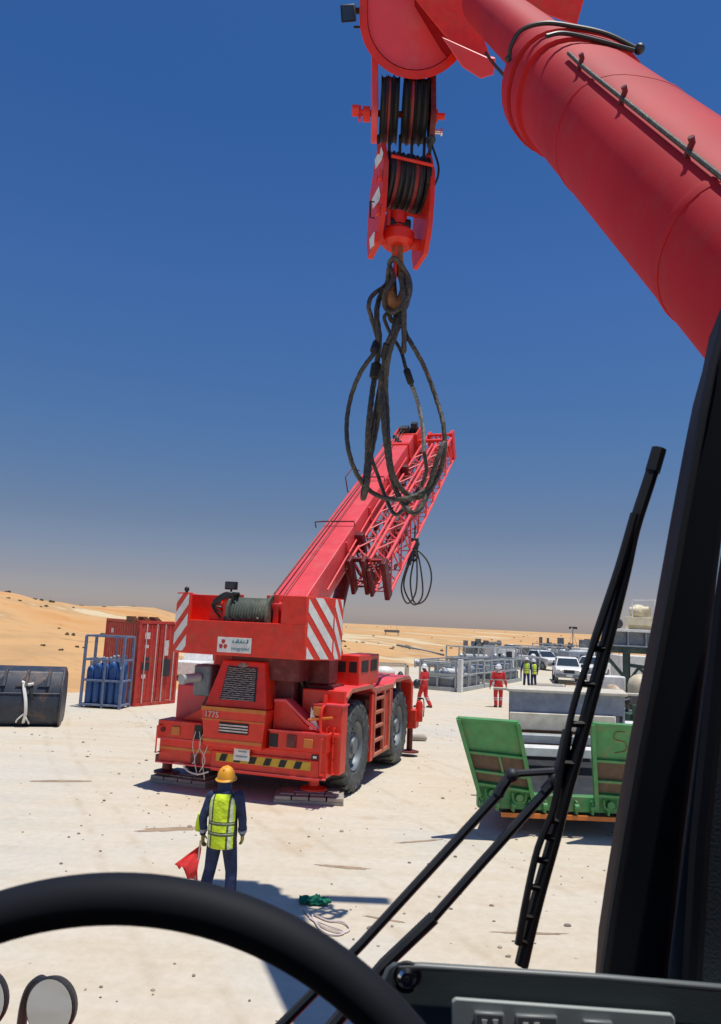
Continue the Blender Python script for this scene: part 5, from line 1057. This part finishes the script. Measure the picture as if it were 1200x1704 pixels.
# head: end plate (rounded), lip, gussets
HC = atd(692, 22, 7.9); hr = ro; hn = no; hdv = d0
cd_ = ray(692, 22).normalized(); hx = cd_.cross(V((0,0,1))).normalized(); hy2 = hx.cross(cd_)
def HP(px, py, dep=7.9): return atd(px, py, dep*K)
arc = [(604, -60), (598, 0)] + [(692-94*cos(radians(a)), 30+102*sin(radians(a))) for a in range(0, 131, 10)] + [(760, 100)]
plate_in = [(612, -60)] + [(692-80*cos(radians(a)), 28+88*sin(radians(a))) for a in range(0, 131, 10)]
q = MK(); q.prism([HP(*p_) for p_ in arc+[(800, 60), (800, -60)]], cd_*.25*K); hdp = q.build('boom_head', M['boomred'], boomo, world=True, bevel=.01)
q = MK(); q.prism([HP(*p_, 7.88) for p_ in plate_in+[(735, 85), (690, 10), (690, -60)]], cd_*.02*K); q.build('head_plate', M['pinkred'], hdp, world=True)
q = MK(); arcp = [(598, -60), (598, 0)] + [(692-94*cos(radians(a)), 30+102*sin(radians(a))) for a in range(0, 141, 7)] + [(775, 92)]
inn = [(692+(x-692)*.86, 28+(y_-28)*.86) for x, y_ in arcp]
for i in range(len(arcp)-1): q.hexa([HP(*arcp[i],7.80), HP(*arcp[i+1],7.80), HP(*inn[i+1],7.80), HP(*inn[i],7.80), HP(*arcp[i],8.3), HP(*arcp[i+1],8.3), HP(*inn[i+1],8.3), HP(*inn[i],8.3)])
q.build('head_lip', M['red'], hdp, world=True)
q = MK(); q.prism([HP(x, y_, 7.6) for x, y_ in ((690,-60),(692,0),(742,62),(822,126),(822,112),(804,60),(835,0),(840,-60))], cd_*.5*K); q.build('head_gusset', M['red'], hdp, world=True, bevel=.01)
q = MK(); q.prism([HP(x, y_, 7.3) for x, y_ in ((736,62),(812,96),(825,96),(822,124),(800,131),(770,112))], cd_*.3*K); q.build('gusset_flange', M['pinkred'], hdp, world=True, bevel=.01)
q = MK(); q.prism([HP(x, y_, 8.0) for x, y_ in ((870,-60),(872,10),(960,42),(972,0),(985,-60))], cd_*.2*K); q.build('head_side_plate', M['red'], hdp, world=True, bevel=.01)
q = MK(); q.prism([HP(x, y_, 7.7) for x, y_ in ((566,8),(590,6),(592,36),(568,38))], cd_*.14*K); q.cyl(HP(588,18), HP(604,18), .03); q.cyl(HP(588,45,7.9), HP(606,45,7.9), .012); wl_ = q.build('work_lamp', M['black'], hdp, world=True, bevel=.02); q = MK(); q.prism([HP(x, y_, 7.69) for x, y_ in ((569,11),(587,9),(589,33),(571,35))], cd_*.005*K); q.build('lamp_lens', M['glass'], wl_, world=True)
# upper sheave cluster hanging under the head
UY = 7.35*K
def U(px, py, dy=0): p = at(px, py, UY); return p+V((0, dy*K, 0))
def plate(mb, px, tpx, py0, py1, dep, n=14, roundb=True, wtop=None):   # plate in the YZ plane, thin in x
    dep *= K; top = U(px, py0); bot = U(px, py1); tx = (U(px+tpx, py0)-top).x; zc = bot.z+dep*.5
    pts = [V((top.x, UY-dep/2, top.z)), V((top.x, UY+dep/2, top.z))]
    for i in range(n+1):
        a = pi*i/n; pts.append(V((bot.x+(top.x-bot.x)*.1, UY+cos(a)*dep/2, zc-sin(a)*dep*.5)))
    mb.prism(pts, (tx, 0, 0))
q = MK(); plate(q, 618, 10, 120, 232, .46); usl = q.build('head_block_plate', M['pinkred'], hdp, world=True, bevel=.006)
q = MK(); plate(q, 713, 9, 118, 240, .46); q.build('head_block_plate', M['darkred'], hdp, world=True, bevel=.006)
q = MK(); zc = U(668, 185).z
for px in (637, 648, 658, 674, 685, 695, 705):
    c_ = V((U(px, 185).x, UY, zc)); q.lathe([(.03,-.024),(.33,-.026),(.345,-.030),(.315,-.012),(.315,.012),(.345,.030),(.33,.026),(.03,.024)], c_, (1,0,0), 48)
q.build('upper_sheave', M['black'], hdp, world=True)
q = MK()
for px in (645, 683): c_ = V((U(px, 185).x, UY, zc)); q.lathe([(.03,-.022),(.325,-.022),(.325,.022),(.03,.022)], c_, (1,0,0), 48)
q.build('upper_sheave', M['sheave'], hdp, world=True)
q = MK(); q.cyl(U(590,187), U(740,194), .035); q.cyl(U(586,184), U(597,184), .06); q.cyl(U(604,190), U(616,190), .08); q.bx(U(597,184).x, U(601,184).x, UY-.03*K, UY+.03*K, U(600,200).z, U(600,178).z); q.cyl(U(722,193), U(728,193), .07); q.build('sheave_pin', M['red'], hdp, world=True)
q = MK(); q.cyl(U(722,219), U(733,220), .025); q.cyl(U(733,220), U(736,220), .04); q.build('rope_socket_pin', M['chrome'], hdp, world=True)
q = MK(); q.ell(U(717,168,-.1), (.05,.08,.08)); q.ell(U(716,238,-.05), (.055,.07,.05)); q.tube(cat([U(716,165,-.1), U(716,235,-.1), U(714,262,-.05)]), .02, 7); q.build('rope_anchor', M['dark'], hdp, world=True)
# hook block: own thing
hb = thing('hook_block', 'large red multi-sheave hook block with white stripes hanging from our boom', 'hook block', U(664, 340))
q = MK()
def side(px0, px1, pxb0, pxb1, py0, py1, dep, mb):
    dep *= K
    zt, zb_ = U(px0, py0).z, U(px0, py1).z; pts = []; H_ = zt-zb_
    prof = [(-.15, 1), (.15, 1), (.46, .72), (.5, .45), (.46, .2), (.3, .02), (-.3, .02), (-.46, .2), (-.5, .45), (-.46, .72)]
    xt = U(px0, py0).x; xb = U(pxb0, py1).x; tt = U(px1, py0).x-xt
    P0 = [V((xb+(xt-xb)*f, UY+y_*dep, zb_+f*H_)) for y_, f in prof]; mb.prism(P0, (tt, 0, 0)); return P0
pL = side(629, 638, 617, 0, 250, 426, .62, q); hsl = q.build('side_plate', M['red'], hb, world=True, bevel=.008)
q = MK(); side(708, 716, 697, 0, 256, 436, .62, q); q.build('side_plate', M['red'], hb, world=True, bevel=.008)
q = MK()   # white chevrons on the outer face of the left plate
xs = lambda f: U(617, 426).x+(U(629, 250).x-U(617, 426).x)*f-.006; zb_, zt = U(617, 426).z, U(629, 250).z; Hh = zt-zb_
for f0, y0_, y1_ in ((.80, -.24, .05), (.42, -.28, .06), (.04, -.14, .1)):
    q.prism([V((xs(f0+.14), UY+y0_*.62*K, zb_+(f0+.12)*Hh)), V((xs(f0), UY-.45*K*.62+.02, zb_+f0*Hh)), V((xs(f0-.02), UY-.36*K*.62, zb_+(f0-.04)*Hh)), V((xs(f0+.10), UY+.1*K*.62, zb_+(f0+.02)*Hh)), V((xs(f0+.14), UY+.2*K*.62, zb_+(f0+.14)*Hh))], (-.004, 0, 0))
build_each(q, 'white_stripe', M['white'], hsl, world=True, smooth=False)
q = MK()
for f in (.95, .62, .30, .05): q.bx(xs(f)-.035*K, xs(f)-.002, UY-.30*K*(1 if f != .95 else .4), UY-.25*K*(1 if f != .95 else .4), zb_+f*Hh-.10*K, zb_+f*Hh+.02)
q.build('cheek_weight', M['red'], hsl, world=True, bevel=.01)
q = MK(); q.tube([U(617,352,-.12), U(610,352,-.12), U(610,378,-.12), U(617,378,-.12)], .009, 6); q.build('grab_handle', M['black'], hsl, world=True)
zc = U(672, 305).z; q = MK()
for px in (643, 658, 667, 676, 691, 702):
    c_ = V((U(px, 305).x, UY, zc)); q.lathe([(.03,-.020),(.285,-.022),(.30,-.026),(.275,-.010),(.275,.010),(.30,.026),(.285,.022),(.03,.020)], c_, (1,0,0), 48)
q.build('sheave', M['dark'], hb, world=True); q = MK()
for px in (650, 684): c_ = V((U(px, 305).x, UY, zc)); q.lathe([(.03,-.03),(.28,-.03),(.28,.03),(.03,.03)], c_, (1,0,0), 48)
q.build('sheave', M['sheave'], hb, world=True)
q = MK(); q.cyl(U(638,291,-.30), U(708,297,-.30), .018); q.cyl(U(624,305), U(716,308), .045); q.cyl(U(640,352,.0), U(700,356,.0), .02); q.build('tie_bar', M['red'], hb, world=True)
q = MK(); c_ = U(661, 380); q.cyl(U(662,357), U(662,377), .10); q.cyl(U(661,379), U(661,386), .09); q.lathe([(0,.10),(.14,.10),(.175,.06),(.175,-.05),(.13,-.09),(0,-.09)], U(662,399), (0,0,1), 28); q.cyl(U(625,401), U(705,404), .06); q.bx(U(640,372).x, U(645,372).x, UY-.1*K, UY+.1*K, U(640,385).z, U(640,362).z); q.build('swivel', M['red'], hb, world=True)
q = MK(); q.cyl(U(643,376), U(681,377), .085); q.build('swivel_gap_shade', M['black'], hb, world=True)  # solid black cylinder, the swivel gap's shade put into colour
q = MK(); q.tube(cat([U(661,412), U(662,432), U(668,452), U(676,475), U(668,500), U(656,506), U(648,492), U(650,478)]), [.06]*8+[.055]*8+[.06]*8+[.07]*8+[.07]*6+[.045]*5, 12); q.build('hook', M['rust'], hb, world=True)
q = MK(); q.bx(U(655,420).x, U(655,420).x+.03, UY-.07*K, UY+.0*K, U(660,470).z, U(660,415).z); q.build('hook_latch', M['red'], hb, world=True)
hb.rotation_euler = (0, 0, radians(13))
# falls of rope
q = MK()
for a, b in ((629.5, 630.5), (648, 648), (666, 665), (686, 684), (707, 704)): q.tube([U(a, 225, -.0), U(b, 290, 0)], .016, 8)
q.build('hoist_rope', M['hose'], hdp, world=True)
q = MK(); q.tube(cat([U(713,235,-.1), U(716,255,-.15), U(722,285,-.2), U(721,305,-.2), U(717,318,-.1)]), .012, 6); q.build('limit_cable', M['black'], hb, world=True)
# slings
Z3 = lambda x, y_: (540+x/3.704, 400+y_/3.704)
SL = [
 ([(395,170),(380,270),(300,335),(272,400),(290,480),(328,620),(300,700),(225,810),(165,960),(137,1130),(150,1300),(205,1450),(290,1550),(390,1592),(500,1592),(600,1550),(690,1470),(735,1330),(735,1150),(690,980),(620,790),(550,660),(500,570),(480,470),(505,380),(515,290),(480,180)], (5, 6), 'heavy wire sling forming the widest loop under the hook block', 'rope', .024, -.05),
 ([(430,210),(350,330),(322,450),(338,600),(325,740),(300,900),(280,1060),(268,1200),(262,1380),(238,1585),(262,1500),(282,1340),(320,1150),(345,980),(352,850),(385,720),(430,600),(480,460),(520,330),(500,200)], (4, 5), 'narrow wire sling hanging nearly straight, bottom bend in front of the red boom', 'rope', .030, .04),
 ([(400,200),(385,330),(420,420),(370,470),(400,560),(470,680),(500,780),(540,900),(580,1020),(608,1170),(615,1300),(628,1420),(600,1500),(530,1600),(440,1690),(380,1590),(330,1450),(290,1330),(290,1200),(330,950),(370,760),(420,560),(440,400),(430,220)], (6, 7), 'wire sling with a bright worn strand and dark ferrule right of centre', 'rope', .020, .10),
 ([(470,200),(505,350),(455,500),(395,620),(370,740),(358,900),(362,1080),(380,1260),(410,1440),(470,1600),(560,1680),(640,1560),(720,1400),(740,1250),(700,1340),(620,1560),(520,1570),(425,1450),(395,1250),(385,1050),(378,880),(400,700),(460,520),(490,560),(490,680),(490,400),(470,210)], (3, 4), 'wire sling running straight down the middle and curling through the big loop', 'rope', .027, -.12),
]
for pts, fe, lab, mm, rr, dy in SL:
    W3 = [at(*Z3(x, y_), UY+dy+.10*sin(i*1.7)) for i, (x, y_) in enumerate(pts)]
    sgt = thing('wire_rope_sling', lab, 'sling', W3[0], 0, 'heavy wire slings on the hook'); q = MK(); q.strand(cat(W3, 24), rr*K*.95); rp = q.build('sling_rope', M[mm], sgt, world=True)
    q = MK(); a, b = W3[fe[0]], W3[fe[1]]; a2 = a.lerp(b, .1); b2 = a2+(b-a).normalized()*.17*K; q.tube([a2, a2.lerp(b2, .1), a2.lerp(b2, .9), b2], [rr*1.3, rr*1.9, rr*1.9, rr*1.3], 10); q.build('ferrule', M['black'], sgt, world=True)
for lab, pts in (('sling eye looped over the left of the hook', [(425,230),(400,150),(430,110),(480,160),(520,260),(500,360),(440,440),(380,420),(370,330)]), ('sling eye looped over the right of the hook', [(470,160),(520,230),(525,330),(470,430),(420,500),(395,420),(410,300),(440,200)])):
    W3 = [at(*Z3(x, y_), UY-(.10 if 'left' in lab else -.05)+.08*sin(i*2)) for i, (x, y_) in enumerate(pts)]
    q = MK(); q.tube(cat(W3, 7, True), .026, 8, closed=True); single(q, 'wire_rope_sling', M['rope'], lab, 'sling', W3[0], 'heavy wire slings on the hook')
q = MK(); W3 = [at(*Z3(x, y_), UY-.04*K) for x, y_ in ((545,905),(580,1020),(606,1160),(612,1300))]; q.tube(cat(W3), .021, 8); single(q, 'sling_sleeve', M['rope_light'], 'bright bare wire strand on the right hand inner sling', 'sleeve', W3[0])

# ---- cab interior
# steering wheel ring fitted on a tilted plane
def wheel_ring():
    n = (cD*-1+V((0,0,1))*.20).normalized(); c = atd(142.6, 2286, .385); a1 = n.cross(V((0,0,1))).normalized(); a2 = n.cross(a1)
    return c, a1, a2, n
WC, w1, w2, wn_ = wheel_ring(); WR = .2283; WRy = .2283
q = MB(); N = 160; ring = [WC+w1*cos(2*pi*i/N)*WR+w2*sin(2*pi*i/N)*WRy for i in range(N)]
rsz = [.0139+.0000*sin(2*pi*i/5) for i in range(N)]
q.tube(ring, rsz, 18, closed=True); stw = q.build('steering_wheel', M['cab'], own, world=True, ang=60)
q = MB()
for a in (90, 50, 130): q.tube([WC-wn_*.03, WC+(w1*cos(radians(a))+w2*sin(radians(a)))*WR*.99], [.016, .010], 8)
q.cyl(WC-wn_*.05, WC+wn_*.01, .045); q.cyl(WC-wn_*.05+V((0,.25,-.55)), WC-wn_*.04, .03); q.build('wheel_spoke', M['trim'], stw, world=True)
# dashboard on the right
q = MB(); Yd = .74
dpts = [(640,1606),(652,1597),(700,1597),(1000,1616),(1400,1650),(1400,2150),(560,2150),(600,1700)]
q.prism([at(x, y_, Yd) for x, y_ in dpts], (.035, .09, -.075)); dash = q.build('dashboard', M['dash'], own, world=True, bevel=.006)
q = MB(); q.prism([at(x, y_, Yd) + V((0,-.0035,0)) for x, y_ in ((660,1600),(700,1599.5),(1000,1618),(1400,1652),(1400,1664),(1000,1629),(700,1610),(662,1610))], (0, -.004, 0)); q.build('dash_edge_highlight', M['switch'], dash, world=True, bevel=.002)  # paler strip stands for the highlight along the dashboard's top rim
q = MB(); q.prism([at(x, y_, Yd)+V((0,-.0035,0)) for x, y_ in ((750,1660),(756,1654),(1112,1680),(1118,1688),(1118,1900),(750,1880))], (0, -.005, 0)); pn = q.build('switch_panel', M['panel'], dash, world=True, bevel=.0015)
for x0_, x1_, y0_ in ((785, 835, 1670), (852, 922, 1675), (962, 1012, 1684)):
    q = MB(); q.prism([at(x, y_, Yd)+V((0,-.009,0)) for x, y_ in ((x0_,y0_),(x1_,y0_+3),(x1_,y0_+75),(x0_,y0_+72))], (0, -.006, 0)); sw = q.build('rocker_switch', M['switch'], pn, world=True, bevel=.002)
    if x0_ != 962:
        q = MB()
        for k in range(2): xx = x0_+12+k*18; q.prism([at(x, y_, Yd)+V((0,-.0155,0)) for x, y_ in ((xx,y0_+12),(xx+9,y0_+12),(xx+7,y0_+22),(xx+2,y0_+22))], (0, -.0005, 0))
        q.build('switch_symbol', M['white'], sw, world=True, smooth=False)
q = MB(); c_ = at(676, 1622, Yd)-V((0,.004,0)); q.lathe([(.0,.006),(.006,.006),(.0085,.004),(.0095,0)], c_, (0,-1,0), 24); q.build('screw', M['chrome'], dash, world=True)
q = MB(); q.lathe([(.0095,.001),(.013,.003),(.014,0)], c_, (0,-1,0), 24); q.build('screw_washer', M['black'], dash, world=True); q = MB(); q.cyl(c_+V((0,-.0061,0)), c_+V((0,-.0066,0)), .003, n=6); q.build('screw_socket', M['black'], dash, world=True)
# pillar
q = MB(); Yp = .86
edgeL = [(1215,470),(1200,545),(1182,610),(1165,695),(1140,830),(1108,1010),(1082,1150),(1060,1262),(1036,1400),(1015,1530),(999,1640),(990,1760)]
q.prism([at(x, y_, Yp) for x, y_ in edgeL+[(1105,1760),(1118,1600),(1140,1400),(1165,1200),(1190,1000),(1215,800),(1260,470)]], (.05, .16, 0)); pil = q.build('cab_pillar', M['cab'], own, world=True, bevel=.008)
q = MB(); q.prism([at(x, y_, Yp-.06) for x, y_ in ((1098,1760),(1110,1600),(1135,1400),(1160,1200),(1185,1000),(1215,800),(1270,470),(1500,470),(1500,1760))], (.06, .05, 0)); q.build('pillar_trim', M['trim'], own, world=True, bevel=.01)
q = MB(); q.tube([at(x, y_, Yp-.07) for x, y_ in ((1150,1650),(1165,1400),(1185,1200),(1205,1000),(1235,800))], .010, 8); q.build('trim_seal', M['cab'], own, world=True)
q = MB(); q.tube([at(x, y_, Yp-.012) for x, y_ in [(x+4, y_) for x, y_ in edgeL]], .005, 6); q.build('window_seal', M['black'], own, world=True)
# cab shell: unseen roof and rear placed to keep sun and sky off; floor, sides
q = MB(); E0 = EYE
q.bx(-.75, .75, -1.0, .12, E0+.62, E0+.68); q.bx(-.75, .75, -1.05, -1.0, E0-1.2, E0+.68); q.bx(-.80, .95, -1.05, .95, E0-1.3, E0-1.2)
q.bx(-.80, -.75, -1.05, .85, E0-1.2, E0-.5); q.bx(-.80, -.75, -1.05, -.5, E0-.5, E0+.68); q.bx(.75, .80, -1.05, .7, E0-1.2, E0+.68); q.bx(-.75, .62, .95, 1.0, E0-1.3, E0-.72)
q.build('cab_shell', M['cab'], own, world=True)
q = MB(); q.bx(-.28, .28, -.75, -.2, E0-.85, E0-.7); q.bx(-.28, .28, -.85, -.72, E0-.7, E0+.0); q.build('seat', M['trim'], own, world=True, bevel=.04)
q = MB(); q.bx(-1.3, 2.6, -5.5, 2.3, 1.1, 1.75); q.bx(.9, 2.4, -6, .6, 1.8, 3.0); q.build('chassis', M['red'], own, world=True, bevel=.03)
q = MB()
for Y in (-4.3, -1.5, 1.2):
    for x in (-1.25, 2.1): q.cyl((x, Y, .62), (x+.45, Y, .62), .62, n=32)
build_each(q, 'wheel', M['tyre'], own, world=True, bevel=.04)
# wipers outside the windscreen
Yw = 1.02
def Wp(x, y_, dy=0): return at(x, y_, Yw+dy)
wip = bpy.data.objects.new('windscreen_wiper', None); SC.collection.objects.link(wip); wip.parent = own; WM[wip.name] = Matrix.Identity(4)
main = [(1097,748),(1078,808),(1055,880),(1039,953),(1013,1056),(987,1153),(961,1250),(940,1325),(921,1400),(900,1475),(883,1541),(868,1606)]
q = MB(); q.tube(cat([Wp(*p_) for p_ in main], 4), [(.0092, .0092)]*45, 8); q.tube([Wp(1097,747), Wp(1086,785)], .0105, 8); q.build('wiper_blade', M['black'], wip, world=True)
yo = [(1056,855),(1030,945),(1005,1020),(985,1080),(960,1155),(946,1212),(934,1270),(921,1345),(895,1412),(876,1495),(862,1572)]
q = MB(); q.tube(cat([Wp(*p_, -.012) for p_ in yo], 4), [.0058]*12+[.0045]*29, 7)
for (a, b) in (((985,1080),(1006,1080)),((966,1138),(990,1140)),((948,1205),(973,1205)),((934,1270),(955,1272)),((915,1365),(930,1368)),((903,1390),(922,1397)),((890,1430),(911,1433)),((881,1475),(898,1478)),((871,1525),(887,1527)),((863,1565),(878,1570))): q.tube([Wp(*a,-.01), Wp(*b,-.004)], .0045, 6)
q.build('blade_yoke', M['black'], wip, world=True)
q = MB(); q.tube([Wp(440,1735), Wp(600,1573), Wp(830,1322)], [.0068, .0062, .0062], 8); q.tube([Wp(829,1323), Wp(836,1310), Wp(850,1290), Wp(866,1287), Wp(932,1283)], [.008, .0072, .0072, .005, .005], 8); q.ell(Wp(852,1290), .0095, 10, 8); q.build('wiper_arm', M['dark'], wip, world=True)
q = MB(); q.tube([Wp(530,1735), Wp(640,1605), Wp(722,1527)], .0085, 8); q.tube([Wp(718,1531), Wp(800,1438), Wp(908,1318)], .0063, 8); q.tube([Wp(906,1318), Wp(922,1300), Wp(935,1270), Wp(945,1215)], [.0075, .0075, .0085, .007], 8); q.ell(Wp(925,1298), .011, 10, 8); q.build('wiper_arm', M['dark'], wip, world=True)
# front mirrors at lower left
q = MB(); Ym = 2.3; c_ = at(84, 1676, Ym); n_ = V((-.25, -1, .08)).normalized(); q.lathe([(0,-.05),(.05,-.045),(.075,-.02),(.080,.0),(.074,.004)], c_, n_, 32)
q.tube(cat([at(88,1662,Ym+.03), at(76,1636,Ym+.04), at(64,1632,Ym+.05), at(48,1650,Ym+.05), at(38,1690,Ym+.05), at(34,1760,Ym+.05), at(34,2000,Ym+.05)]), .014, 8); mr = q.build('front_mirror', M['dark'], own, world=True)
q = MB(); q.lathe([(0,.004),(.073,.004),(.073,.001)], c_+n_*.002, n_, 32); q.build('mirror_glass', M['mirror'], mr, world=True)
q = MB(); c_ = at(-28, 1664, Ym); q.lathe([(0,-.04),(.05,-.035),(.075,-.015),(.080,0),(.074,.004)], c_, n_, 32); q.tube([c_-n_*.03, at(-28, 2000, Ym+.05)], .014, 8); mr = q.build('front_mirror', M['dark'], own, world=True); q = MB(); q.lathe([(0,.004),(.073,.004),(.073,.001)], c_+n_*.002, n_, 32); q.build('mirror_glass', M['mirror'], mr, world=True)
q = MB(); q.bar(at(34,2000,Ym+.05)+V((-.3,0,0)), at(34,2000,Ym+.05)+V((1.2,0,0)), .06); q.bar(V((-.9,2.2,1.7)), at(34,2000,Ym+.05)+V((0,0,-.02)), .05); q.build('mirror_rail', M['red'], own, world=True)
